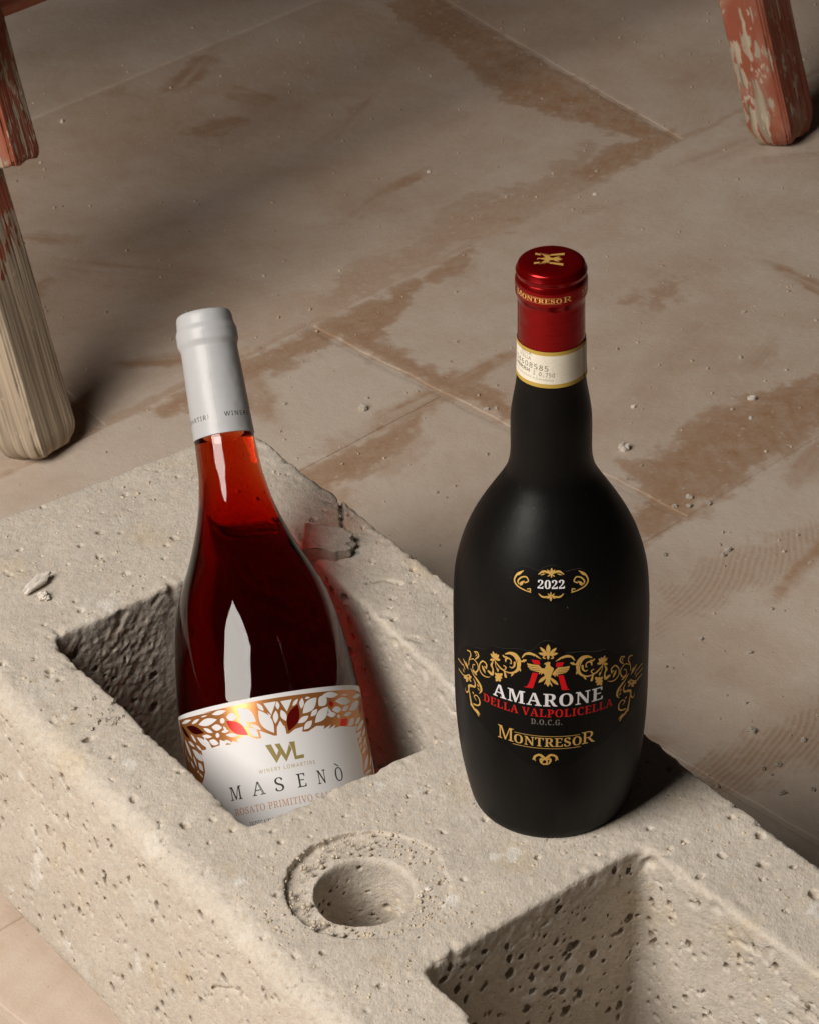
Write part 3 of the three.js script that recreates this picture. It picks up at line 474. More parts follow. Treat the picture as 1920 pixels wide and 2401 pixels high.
// --- vintage label
{
  const VL = { s0: -.0195, s1: .0195, h0: .1425, h1: .1605 };
  const fv = (z) => { const u = (z[0] - 780) / 616, t = Math.asin(clamp(u, -.99, .99)); return [t * .0400, .1512 + (265 - z[1]) * .0000612 - .021 * (1 - Math.cos(t))]; };
  const cv = labelCanvas(VL, (c, w, h) => {
    c.fillStyle = '#0b0a09'; c.fillRect(0, 0, w, h); const P = penFor(c, VL.s0, VL.h1), m = (x, y) => P(...fv([x, y])), K = .0400 / 616 * 1000 * MMP;
    const S = (pts, ws) => stroke(c, pts.map((p) => m(...p)), ws.map((x) => x * K)), L = (a, b, x, g) => leaf(c, m(...a), m(...b), x * K, g);
    c.fillStyle = c.strokeStyle = gold; c.lineCap = 'round';
    for (const q of [-1, 1]) {
      const X = (x) => 780 + q * (780 - x);
      S([[X(580), 166], [X(542), 188], [X(527), 230], [X(546), 268], [X(598), 302], [X(646), 322]], [5, 13, 10, 9, 8, 4]); L([X(578), 168], [X(536), 200], 15); S([[X(600), 250], [X(622), 238], [X(606), 210], [X(572), 212], [X(552), 238], [X(560), 262]], [8, 8, 8, 9, 11, 5]); L([X(560), 262], [X(600), 236], 15); L([X(566), 270], [X(590), 256], 11); S([[X(620), 296], [X(638), 294], [X(640), 312], [X(624), 312]], [6, 7, 7, 5]);
      S([[X(690), 190], [X(720), 172], [X(752), 176], [X(778), 190]], [5, 14, 14, 8]); L([X(700), 196], [X(740), 186], 8); L([X(778), 186], [X(750), 158], 12); L([X(778), 192], [X(752), 206], 9); S([[X(698), 330], [X(722), 352], [X(756), 352], [X(776), 342]], [5, 12, 12, 8]); L([X(776), 350], [X(752), 366], 10); L([X(776), 346], [X(756), 326], 8);
    }
    L([782, 196], [783, 146], 18, .6); L([782, 186], [781, 216], 12); L([778, 340], [777, 386], 16, .6); L([778, 346], [778, 314], 9);
    const p0 = m(684, 0)[0], p1 = m(876, 0)[0], yb = P(0, fv([780, 294])[1])[1]; fitText(c, '2022', p0, p1, yb, 62 * .0000612 * 1000 * MMP, 'bold serif', '#dcdadc', 2);
  });
  const T = [[512, 205], [522, 160], [545, 138], [585, 135], [640, 151], [690, 166], [735, 142], [790, 131], [840, 141], [880, 170], [930, 160], [1000, 153], [1036, 172], [1048, 215]].map((p) => fv(p)), B = [[512, 205], [528, 250], [600, 322], [680, 352], [720, 380], [770, 391], [830, 381], [880, 350], [960, 322], [1030, 262], [1048, 215]].map((p) => fv(p));
  const tf = curveOf(T), bf = curveOf(B), s0 = T[0][0], s1 = T[T.length - 1][0];
  const [g, e] = wrap(bodyProf, PHI, .0400, s0, s1, tf, (s) => Math.min(bf(s), tf(s) - .0002), 0, 1, 110, 24, .0002, true), p = g.attributes.position, uv = g.attributes.uv;
  for (let i = 0; i < p.count; i++) uv.setXY(i, (lerp(s0, s1, uv.getX(i)) - VL.s0) / (VL.s1 - VL.s0), (p.getY(i) - VL.h0) / (VL.h1 - VL.h0));
  const orm = ctex(goldMask(cv, (r, gg, b) => r > 120 && gg > 90 && b < 150 ? [.42, .35] : [.46, 0]), false);
  const l = mesh('vintage_label', g, phy({ specularIntensity: .22, map: ctex(cv), roughnessMap: orm, metalnessMap: orm, metalness: 1, roughness: 1 }), black); l.userData.label = 'small black label with the year in white between gold scrolls';
  mesh('label_edge', e, std({ color: 0x3a3733, roughness: .8, side: THREE.DoubleSide }), l);
}
// --- capsule: red metallic foil with the name round the ring and a gold emblem on top
{
  const CP = smoothProfile([[.2480, .01512], [.2560, .01500], [.2660, .01490], [.2740, .01485], [.2772, .01490], [.2790, .01545], [.2805, .01590], [.2840, .01598], [.2868, .01592], [.2882, .01545], [.2890, .01515], [.2899, .01540], [.2909, .01570], [.2918, .01540], [.2930, .01488], [.2940, .01440], [.2948, .01330], [.2953, .01130], [.2955, .0075], [.2955, .0001]], 190);
  const cw = 2048, ch = 1024, hMin = .246, hMax = .296;
  const cc = canvas(cw, ch, (c, w, h) => {
    c.fillStyle = '#850307'; c.fillRect(0, 0, w, h);
    const y = (v) => (hMax - v) / (hMax - hMin) * h, mm = w / (2 * Math.PI * 15.97);     // px per mm of girth
    for (let k = 0; k < 3; k++) {
      const s0 = (phi) => ((phi - PHI) / (2 * Math.PI) + .5) * w, x0 = s0(PHI - 1.2 + k * 2.16) , W = 1.78 * 15.97 * mm, yb = y(.2822), cap = .0021 / (hMax - hMin) * h;
      for (const dx of [-w, 0, w]) { fitText(c, 'M', x0 + dx, x0 + dx + W * .16, yb, cap * 1.28, 'serif', '#d9b166'); fitText(c, 'ONTRESO', x0 + dx + W * .155, x0 + dx + W * .845, yb, cap, 'bold serif', '#d9b166', 2); fitText(c, 'R', x0 + dx + W * .85, x0 + dx + W, yb, cap * 1.28, 'serif', '#d9b166'); c.fillStyle = '#c79a50'; c.fillRect(x0 + dx + W * .16, yb + 7, W * .68, 3); c.fillRect(x0 + dx + W * .16, yb - cap - 9, W * .68, 3); }
    }
  });
  const g = revolve(CP, 160, PHI - Math.PI, PHI + Math.PI, (h) => (h - hMin) / (hMax - hMin));
  const capOrm = ctex(goldMask(cc, (r, gg) => gg > 90 ? [.35, .3] : [.22, .74]), false);
  const cap = mesh('capsule', g, phy({ map: ctex(cc), metalness: 1, roughness: 1, roughnessMap: capOrm, metalnessMap: capOrm, bumpMap: crease(0, 21), bumpScale: .0005 }), black); cap.userData.label = 'red metallic capsule with gold name on its ring';
  const ec = canvas(512, 512, (c) => {                     // the emblem, top away from the hand
    c.clearRect(0, 0, 512, 512); c.fillStyle = c.strokeStyle = '#dcae5e'; c.lineCap = 'round'; c.translate(256, 256); c.rotate(-Math.PI / 2 + .12); c.scale(.84, .84);
    for (const q of [-1, 1]) { poly(c, [[q * 105, -190], [q * 160, -190], [q * 132, -120], [q * 90, -110]]); poly(c, [[q * 88, 20], [q * 128, 14], [q * 178, 205], [q * 118, 205]]); for (let i = 0; i < 5; i++) stroke(c, [[q * 30, -40 + i * 14], [q * 90, -70 + i * 18], [q * (160 - i * 12), -120 + i * 36]], [10, 15, 6]); leaf(c, [q * 6, 40], [q * 70, 150], 30, .6); leaf(c, [q * 4, 60], [q * 30, 170], 22, .6); }
    leaf(c, [0, -130], [0, 120], 74, .5); stroke(c, [[0, -90], [4, -140], [-26, -150]], [26, 24, 8]); leaf(c, [0, 60], [0, 190], 34, .6);
  });
  const t = ctex(ec), disc = new THREE.CircleGeometry(.0098, 48); disc.rotateX(-Math.PI / 2); disc.translate(-.0012, .29556, .0);
  mesh('emblem', disc, std({ map: t, transparent: true, alphaTest: .5, metalness: .35, roughness: .35 }), cap).userData.label = 'gold eagle emblem on the top of the capsule';
}
// --- paper seal round the neck
{
  const sc = canvas(1600, 320, (c, w, h) => {
    c.fillStyle = '#ddd6c6'; c.fillRect(0, 0, w, h); c.strokeStyle = 'rgba(190,180,160,.5)'; c.lineWidth = 2;
    for (let k = 0; k < 26; k++) { c.beginPath(); c.arc(k * 64 + 20, h * (.18 + .3 * (k % 3)), 46, 0, 7); c.stroke(); c.beginPath(); c.arc(k * 64 + 20, h * (.18 + .3 * (k % 3)), 38, 0, 7); c.stroke(); }
    for (let k = 0; k < 700; k++) { c.fillStyle = rnd() > .5 ? 'rgba(255,250,240,.35)' : 'rgba(165,155,130,.20)'; c.fillRect(rnd() * w, rnd() * h, 1 + rnd() * 8, 1 + rnd() * 3); }
    c.fillStyle = '#b2933f'; c.fillRect(0, 0, w, 34); c.fillRect(0, h - 34, w, 34);
    const u = (s) => w / 2 + s * 1000 * (w / 96.8), z = (x, sag = 0) => u(Math.asin(clamp((x - 636) / 462, -.999, .999)) * .0154), v = (y) => (y - 1545) / (2025 - 1545) * h, d = '#3c3934';
    c.save(); c.translate(u(0), v(1800)); c.rotate(.055); c.translate(-u(0), -v(1800));
    fitText(c, '04608585', z(184), z(604), v(1804), 46, 'monospace', d, 6); fitText(c, 'HBRRH', z(186), z(352), v(1872), 32, 'bold monospace', d, 4); fitText(c, 'l 0.750', z(392), z(690), v(1880), 36, 'monospace', d, 4); fitText(c, 'DELLA', z(232), z(360), v(1640), 32, 'sans-serif', '#6a655c', 2); fitText(c, 'ICELLA', z(220), z(356), v(1706), 32, 'sans-serif', '#6a655c', 2); fitText(c, 'Controllata e Garantita', z(200), z(676), v(1935), 18, 'sans-serif', '#8c8578', 2);
    c.restore();
  });
  const NP = [[.236, .0158], [.2405, .01545], [.2440, .0153], [.2470, .01524], [.2490, .01522], [.2540, .01516], [.2600, .0151]];
  const g = wrap(NP, PHI, .0154, -.0482, .0482, () => .2573, () => .2393, .2393, .2573, 140, 10, .00012);
  const strip = mesh('neck_seal', g, std({ map: ctex(sc), roughness: .62 }), black); strip.userData.label = 'cream paper seal with gold borders and printed numbers';
  const o = wrap(NP, PHI, .0154, .0182, .0250, () => .2571, () => .2390, .2393, .2573, 16, 8, .0004), uvo = o.attributes.uv; for (let i = 0; i < uvo.count; i++) uvo.setX(i, .02 + uvo.getX(i) * .06);
  mesh('overlap', o, strip.material, strip);
}

// ---------------------------------------------------------------- the pink wine bottle leaning in the first hollow
const rose = group('wine_bottle', [-.12495, .0330, -.0410]);
tag(rose, 'clear bottle of red-pink wine with pale grey capsule leaning in the hollow', 'wine bottle');
{
  const y = V(-.14338, .74238, -.65445).normalize(), toCam = camera.position.clone().sub(V(-.15, .16, -.15)), z = toCam.sub(y.clone().multiplyScalar(toCam.dot(y))).normalize(), x = y.clone().cross(z);
  rose.quaternion.setFromRotationMatrix(new THREE.Matrix4().makeBasis(x, y, z));
}
const RP = [[0, .0440], [.0012, .0462], [.004, .0476], [.010, .0480], [.060, .0481], [.100, .0480], [.114, .04795], [.127, .0470], [.142, .0454], [.157, .0430], [.167, .0405], [.175, .0378], [.184, .0340], [.193, .0298], [.204, .0254], [.213, .0223], [.222, .0198], [.230, .0183], [.238, .0171], [.246, .01655], [.256, .0160], [.270, .0155], [.300, .0146], [.320, .0142]];
const glassProf = [[.006, 0], [.003, .02], [.0008, .036], ...smoothProfile(RP, 170), [.3205, .012], [.3208, 0]];
mesh('glass', revolve(glassProf, 180), phy({ color: 0xffffff, roughness: 0, transmission: 1, thickness: .02, ior: 1.41 }), rose);
{
  const wall = .0026, lvl0 = .2628, slope = .903, sp = smoothProfile(RP, 120), ang = 140;
  const lvl = (r, f) => lvl0 - slope * r * Math.cos(f), rin = (h) => Math.max(.001, radiusAt(sp, h) - lerp(wall, .0046, sstep(.19, .245, h)));
  const solid = (down, drop) => {                       // the wine below its level surface, or the air above it
    const pos = [], idx = [], rows = down ? 120 : 20;
    for (let i = 0; i <= ang; i++) {
      const f = i / ang * Math.PI * 2; let h1 = lvl(rin(.255), f); h1 = lvl(rin(h1), f) - drop;
      for (let j = 0; j <= rows; j++) { const t = j / rows, h = down ? lerp(.012, h1, t) : lerp(h1, .304, t), r = rin(h); pos.push(r * Math.sin(f), h, r * Math.cos(f)); }
    }
    for (let i = 0; i < ang; i++) for (let j = 0; j < rows; j++) { const a = i * (rows + 1) + j, b = a + rows + 1; idx.push(a, b, b + 1, a, b + 1, a + 1); }
    const cap = (row, cx, flip) => { const o = pos.length / 3; pos.push(0, cx, 0); for (let i = 0; i <= ang; i++) { const k = 3 * (i * (rows + 1) + row); pos.push(pos[k], pos[k + 1], pos[k + 2]); } for (let i = 1; i <= ang; i++) if (flip) idx.push(o, o + i + 1, o + i); else idx.push(o, o + i, o + i + 1); };
    if (down) { cap(0, .012, true); cap(rows, lvl0 - drop, false); } else { cap(0, lvl0 - drop, true); cap(rows, .304, false); }
    if (!down) for (let k = 0; k < idx.length; k += 3) [idx[k], idx[k + 1]] = [idx[k + 1], idx[k]];   // faces look into the air
    const g = new THREE.BufferGeometry(); g.setAttribute('position', new THREE.Float32BufferAttribute(pos, 3)); g.setIndex(idx); g.computeVertexNormals(); return g;
  };
  mesh('wine', solid(true, .0003), phy({ color: 0xffffff, roughness: 0, transmission: 1, thickness: .05, ior: 1.0, attenuationColor: new THREE.Color(.49, .0105, .0009), attenuationDistance: .028 }), rose);
  mesh('air_gap', solid(false, 0), phy({ color: 0xffffff, roughness: 0, transmission: 1, thickness: .02, ior: 1.41 }), rose);
}
{ // capsule
  const CP = smoothProfile([[.2576, .01585], [.2577, .01635], [.2600, .01630], [.2860, .01575], [.3030, .01530], [.3062, .01530], [.3080, .01590], [.3096, .01640], [.3130, .01645], [.3156, .01640], [.3172, .01590], [.3184, .01545], [.3210, .01520], [.3240, .01480], [.3254, .01400], [.3261, .0118], [.3258, .006], [.3258, .0001]], 180);
  const hMin = .2565, hMax = .3275, cc = canvas(2048, 1024, (c, w, h) => {
    c.fillStyle = '#b3b4b6'; c.fillRect(0, 0, w, h);
    const yb = (hMax - .2663) / (hMax - hMin) * h, cap = .0024 / (hMax - hMin) * h, per = w / (2 * Math.PI * 16.2), X = (mm) => w / 2 + mm * per;
    for (const [a, b] of [[2.2, 44.2], [-47.4, -5.4]]) fitText(c, 'WINERY LOMARTIRE', X(a), X(b), yb, cap, 'sans-serif', '#453d33', 14);
    c.fillStyle = '#979797'; c.fillRect(X(-1.6), 0, 3, h); c.fillStyle = '#b6b6b6'; c.fillRect(X(-1.6) + 3, 0, 3, h);
  });
  const g = revolve(CP, 160, -Math.PI, Math.PI, (h) => (h - hMin) / (hMax - hMin));
  const orm = ctex(goldMask(cc, (r) => r < 140 ? [.25, 1] : [.42, 0]), false);
  mesh('capsule', g, std({ map: ctex(cc), roughnessMap: orm, metalnessMap: orm, metalness: 1, roughness: 1, bumpMap: crease(3, 41), bumpScale: .0005 }), rose).userData.label = 'pale grey capsule with small dark lettering round its lower edge';
}
{ // label
  const RL = { s0: -.0725, s1: .0790, h0: .026, h1: .1145 }, px = (x, y) => {       // the print of the label unrolled, metres
    const X = (x - 380) * 2.972, Y = (y - 1500) * 2.972, p = (X - 750) * .985 - (Y - 452) * .171, q = (X - 750) * .171 + (Y - 452) * .985, t = Math.asin(clamp(p / 640, -.9985, .9985)); return [t * .0480, .1145 - (q + 87 * Math.cos(t)) * .0000754];
  };
  const cp = '#b67843', wht = '#d8d7d8';
  const lc = labelCanvas(RL, (c, w, h) => {
    c.fillStyle = wht; c.fillRect(0, 0, w, h); const P = penFor(c, RL.s0, RL.h1);
    const C = (x, y) => P(...px(480 + x / 4.105, 1590 + y / 4.105)), D = (x, y) => P(...px(400 + x / 7.836, 1590 + y / 7.836)), Z = (x, y) => P(...px(380 + x / 2.972, 1500 + y / 2.972));
    const kC = .0000754 * 2.972 / 4.105 * 1000 * MMP, kD = .0000754 * 2.972 / 7.836 * 1000 * MMP;
    c.fillStyle = cp;
    poly(c, [...[[0, 322], [140, 280], [270, 245], [505, 193], [800, 146], [1100, 115], [1300, 108], [1420, 112], [1496, 150], [1530, 300], [1580, 560], [1612, 800], [1618, 920]].map((p) => C(...p)), ...[[1522, 918], [1506, 740], [1490, 690], [1458, 572], [1486, 560], [1504, 500], [1442, 524], [1458, 452], [1420, 458], [1376, 452], [1288, 444], [1232, 460], [1246, 424], [1180, 466], [1200, 424], [1130, 464], [1142, 432], [1062, 432], [985, 482], [930, 482], [936, 434], [862, 456], [805, 500], [782, 500], [772, 450], [722, 376], [692, 440], [694, 516], [662, 516], [530, 470], [548, 540], [505, 548], [400, 512], [318, 560], [336, 584], [280, 572], [262, 606], [214, 612], [232, 584], [160, 566], [160, 618], [85, 648], [58, 596], [8, 548]].map((p) => C(...p)), ...[[690, 1272], [600, 1296], [628, 1392], [560, 1340], [646, 1502], [672, 1670], [650, 1812], [560, 2100], [440, 2100], [280, 1440], [180, 800], [420, 690], [800, 580]].map((p) => D(...p))]);
    // the side strips run on down
    c.fillRect(...P(-.0660, .078), .0245 * 1000 * MMP * .55, 60 * MMP); c.fillRect(...P(.0560, .080), .012 * 1000 * MMP, 60 * MMP);
    c.fillStyle = wht; const LC = (x1, y1, x2, y2, ww, col) => { c.fillStyle = col || wht; const a = C(x1, y1), b = C(x2, y2), t = col ? 0 : .035; leaf(c, [lerp(a[0], b[0], t), lerp(a[1], b[1], t)], [lerp(b[0], a[0], t), lerp(b[1], a[1], t)], ww * kC * (col ? 1 : .90)); }, LD = (x1, y1, x2, y2, ww, col) => { c.fillStyle = col || wht; const a = D(x1, y1), b = D(x2, y2), t = col ? 0 : .035; leaf(c, [lerp(a[0], b[0], t), lerp(a[1], b[1], t)], [lerp(b[0], a[0], t), lerp(b[1], a[1], t)], ww * kD * (col ? 1 : .90)); }, ball = (q, r) => { c.fillStyle = wht; c.beginPath(); c.arc(...q, r, 0, 7); c.fill(); }, tri = (...p) => { c.fillStyle = wht; poly(c, p.map((q) => C(...q))); };
    for (const q of [[310, 262, 505, 392, 120], [330, 345, 428, 445, 52], [428, 440, 528, 535, 66], [440, 412, 550, 462, 40], [512, 272, 672, 498, 118], [500, 212, 572, 288, 40], [692, 192, 702, 276, 40], [682, 276, 678, 408, 54], [728, 272, 780, 384, 60], [836, 244, 890, 172, 34], [928, 162, 920, 272, 50], [930, 318, 1068, 160, 104], [950, 172, 1004, 162, 22], [1008, 344, 1074, 272, 50], [886, 404, 994, 332, 54], [942, 466, 1026, 376, 60], [1084, 250, 1160, 150, 104], [1112, 148, 1280, 146, 62], [1046, 408, 1180, 250, 100], [1236, 208, 1400, 216, 82], [1210, 286, 1310, 286, 66], [1306, 304, 1380, 258, 48], [1376, 306, 1480, 224, 82], [1160, 332, 1254, 328, 58], [1322, 348, 1410, 322, 42], [1366, 450, 1434, 376, 66], [1436, 440, 1494, 376, 44], [1406, 186, 1498, 172, 40], [1296, 152, 1376, 156, 18], [1180, 270, 1200, 330, 34], [1444, 505, 1530, 405, 50], [1544, 470, 1508, 566, 38], [1470, 624, 1508, 556, 46], [1518, 664, 1548, 556, 30], [1506, 724, 1548, 658, 32], [1562, 700, 1544, 590, 24], [1524, 888, 1568, 726, 60], [1588, 856, 1602, 736, 34], [1526, 914, 1606, 878, 26], [1488, 684, 1502, 618, 24], [215, 350, 322, 345, 84], [700, 500, 770, 420, 30]]) LC(...q);
    tri([566, 216], [682, 196], [640, 322]); tri([724, 196], [830, 178], [786, 292]); tri([600, 300], [640, 330], [626, 345]);
    for (const q of [[230, 852, 424, 748, 66], [414, 832, 568, 724, 62], [580, 692, 712, 648, 26], [536, 834, 894, 712, 142], [776, 634, 1054, 552, 88], [628, 888, 814, 962, 74], [604, 1030, 800, 1036, 72], [776, 862, 980, 860, 124], [732, 1108, 920, 1156, 118], [1028, 988, 1274, 990, 76], [955, 940, 1104, 906, 60], [990, 830, 1060, 930, 50], [1010, 1080, 1160, 1140, 54], [396, 1008, 514, 1168, 64], [356, 1150, 486, 1242, 66], [502, 1204, 618, 1304, 54], [506, 1054, 790, 1246, 110], [286, 1108, 440, 1484, 104], [428, 1282, 640, 1500, 130], [448, 1398, 526, 1614, 58], [540, 1516, 644, 1676, 110], [298, 1278, 322, 1486, 34], [396, 1500, 484, 1646, 56], [222, 928, 280, 1236, 30], [338, 1430, 386, 1546, 30], [560, 1700, 640, 1790, 40]]) LD(...q);
    ball(D(975, 737), 48 * kD); ball(D(890, 1002), 42 * kD); ball(C(1278, 350), 17 * kC); ball(D(544, 1692), 24 * kD);
    LC(216, 386, 424, 512, 100, '#a8140c'); LC(886, 226, 802, 474, 112, '#6e0a06'); LD(326, 890, 648, 972, 140, '#470707'); LD(222, 880, 394, 1114, 100, '#3c0606');
    c.fillStyle = '#c2150f'; poly(c, [[1180, 215], [1200, 202], [1226, 222], [1226, 250], [1205, 258], [1184, 240]].map((p) => C(...p))); poly(c, [[1300, 378], [1362, 370], [1362, 420], [1336, 450], [1292, 438]].map((p) => C(...p))); c.fillStyle = '#a0221c'; poly(c, [[1478, 275], [1500, 262], [1510, 320], [1486, 340]].map((p) => C(...p)));
    c.fillStyle = '#8a7a44'; for (const q of [[[583, 607], [638, 597], [706, 726], [692, 772]], [[678, 748], [708, 650], [734, 690], [692, 772]], [[670, 596], [718, 588], [796, 722], [783, 758]], [[770, 734], [806, 594], [832, 640], [783, 758]], [[803, 576], [857, 569], [878, 704], [945, 690], [949, 724], [863, 739], [836, 640]]]) poly(c, q.map((p) => C(...p)));
    // lettering
    const U = (s, q) => P((s) * .0000754, .1145 - q * .0000754), T = (t, s0, s1, q, cap, font, fill, sp) => fitText(c, t, U(s0, q)[0], U(s1, q)[0], U(s0, q)[1], cap * .0000754 * 1000 * MMP, font, fill, sp);
    c.save(); const o = U(46, 500); c.translate(...o); c.rotate(-.014); c.translate(-o[0], -o[1]);
    T('WINERY LOMARTIRE', -146, 246, 512, 25, 'sans-serif', '#a08a5e', 16);
    const ms = [['M', -388, -288], ['A', -216, -124], ['S', -62, 12], ['E', 92, 162], ['N', 236, 306], ['O', 372, 448]];
    ms.forEach(([t, a, b]) => T(t, a, b, 652, 92, 'serif', '#1b1614'));
    c.strokeStyle = '#1b1614'; c.lineWidth = 7; c.beginPath(); c.moveTo(...U(385, 532)); c.lineTo(...U(418, 552)); c.stroke();
    c.strokeStyle = wht; c.lineWidth = 3; c.beginPath(); c.moveTo(...U(-166, 575)); c.lineTo(...U(-140, 648)); c.stroke();
    T('ROSATO PRIMITIVO SALENTO', -372, 466, 757, 46, 'serif', '#b98560', 4); T('INDICAZIONE GEOGRAFICA PROTETTA', -276, 372, 864, 46, 'serif', '#3d3632', 2);
    c.restore();
  });
  const orm = ctex(goldMask(lc, (r, g, b) => (r > 150 && g < 128 && b < 85) || (r < 190 && r > 50 && g < 40) ? [.30, .5] : [.55, 0]), false);
  const g = wrap(sp0(), 0, .0480, RL.s0, RL.s1, () => RL.h1, () => RL.h0, RL.h0, RL.h1, 160, 30, .00018);
  const l = mesh('front_label', g, std({ map: ctex(lc), roughnessMap: orm, metalnessMap: orm, metalness: 1, roughness: 1 }), rose); l.userData.label = 'white wrap-round label with copper leaf tracery and dark lettering';
}
function sp0() { return smoothProfile(RP, 200); }

// ---------------------------------------------------------------- the old wooden trestle whose feet stand behind
const WU = 320, WV = 768;
function woodTex(kind) {                               // grain, cracks, flaking paint and old whitewash: colour and relief
  const red = [], hgt = [], z = kind * 13.7;
  for (let j = 0; j < WV; j++) for (let i = 0; i < WU; i++) {
    const U = i / WU * .17, W = j / WV * .45, e = Math.abs(((i / WU * 4) % 1) - .5) * 2;     // e: 1 at the corners
    const ring = Math.sin(U * 620 + 9 * fbm(U * 18, W * 5, z, 2)), g = fbm(U * 520, W * 15, z + 3, 3), big = fbm(U * 30, W * 14, z + 6, 3), crack = sstep(.34, .48, n3(U * 300, W * 10, z + 20) + .25 * n3(U * 900, W * 40, z));
    let t = clamp(.5 + .16 * ring + .75 * g + .5 * big, 0, 1), c = [lerp(.20, .56, t), lerp(.155, .455, t), lerp(.110, .335, t)].map((x) => x * (1 - .35 * crack));
    const P = [-.80 + .95 * sstep(.10, .03, Math.abs(U - .072)) * sstep(.13, .05, Math.abs(W - .21)), .16, .20 - .36 * sstep(.14, .02, W) * sstep(.06, .11, U), .35][kind] + .85 * fbm(U * 60, W * 42, z + 9, 4) + .28 * n3(U * 420, W * 90, z + 12) - .22 * sstep(.80, 1, e) + .2 * g;
    const film = sstep(-.1, .5, fbm(U * 40, W * 26, z + 50, 3)) * [.2, .5, .75, .3][kind]; const p = sstep(-.03, .03, P), d = 1 + .30 * big + .22 * g; c = c.map((x, k) => lerp(x, lerp([.285, .078, .040][k] * d, [.41, .25, .18][k], film), p));
    const F = fbm(U * 80, W * 55, z + 30, 4) + .34 * n3(U * 480, W * 260, z + 33) + .10 * e - [.42, .22, .30, .40][kind], wh = sstep(-.02, .14, F) * .72; c = c.map((x, k) => lerp(x, [.56, .48, .375][k] * (1 + .2 * g), wh));
    red.push(c.map(toS)); hgt.push(clamp(.45 + .35 * g + .06 * ring - .35 * crack * (1 - .6 * p) + .16 * p + .12 * wh, 0, 1));
  }
  return [dtex(WU, (i, j) => red[j * WU + i], true, WV), dtex(WU, (i, j) => [hgt[j * WU + i], hgt[j * WU + i], hgt[j * WU + i]], false, WV)];
}
function board(w, d, len, r, footR, kind) {             // a worn board standing on its rounded foot, y up
  const nA = 168, nH = 170, pos = [], uv = [], idx = [], per = [];
  const sect = (t) => { const c = Math.cos(t), s = Math.sin(t), e = .17; return [Math.sign(c) * Math.pow(Math.abs(c), e) * w / 2, Math.sign(s) * Math.pow(Math.abs(s), e) * d / 2]; };
  let L = 0; for (let i = 0; i <= nA; i++) { if (i) { const a = sect((i - 1) / nA * 6.28318530718), b = sect(i / nA * 6.28318530718); L += Math.hypot(a[0] - b[0], a[1] - b[1]); } per.push(L); }
  for (let j = 0; j <= nH; j++) {
    const h = len * Math.pow(j / nH, 1.25), k = h < footR ? Math.sqrt(Math.max(0, 1 - (1 - h / footR) ** 2)) : 1, ins = (1 - k) * footR * .75;
    for (let i = 0; i <= nA; i++) {
      const t = (i % nA) / nA * Math.PI * 2, [x, z] = sect(t), x0 = x * (1 - 2 * ins / w), z0 = z * (1 - 1.4 * ins / d), q = Math.hypot(x0, z0) || 1, corner = sstep(.55, .95, Math.abs(Math.sin(2 * t)));
      const K = kind * 9, gr = .00025 * fbm(x0 * 520 + K, h * 13, z0 * 520, 2) - .0008 * Math.max(0, n3(x0 * 230 + K, h * 7, z0 * 230) - .28) + .0010 * fbm(x0 * 40 + K, h * 14, z0 * 40, 2), nick = corner * (-.0010 - .0032 * Math.max(0, n3(x0 * 30 + K, h * 48, z0 * 30) - .08) - .0012 * Math.max(0, n3(x0 * 90, h * 160 + K, z0 * 90)));
      const n = gr + nick; pos.push(x0 + x0 / q * n, h + (h < footR ? .0030 * n3(x0 * 130, kind, z0 * 130) + .0012 * n3(x0 * 420, kind, z0 * 420) : 0), z0 + z0 / q * n); uv.push(per[i] / L, h / .45);
    }
  }
  for (let j = 0; j < nH; j++) for (let i = 0; i < nA; i++) { const a = j * (nA + 1) + i, b = a + nA + 1; idx.push(a, b, b + 1, a, b + 1, a + 1); }
  const cap = (row, flip) => { const o = pos.length / 3; let y = 0; for (let i = 0; i < nA; i++) y += pos[3 * (row * (nA + 1) + i) + 1]; pos.push(0, y / nA, 0); uv.push(.5, pos[3 * row * (nA + 1) + 1] / .45); for (let i = 0; i < nA; i++) { const a = row * (nA + 1) + i; if (flip) idx.push(o, a, a + 1); else idx.push(o, a + 1, a); } };
  cap(0, true); cap(nH, false);
  const g = new THREE.BufferGeometry(); g.setAttribute('position', new THREE.Float32BufferAttribute(pos, 3)); g.setAttribute('uv', new THREE.Float32BufferAttribute(uv, 2)); g.setIndex(idx); g.computeVertexNormals(); return g;
}
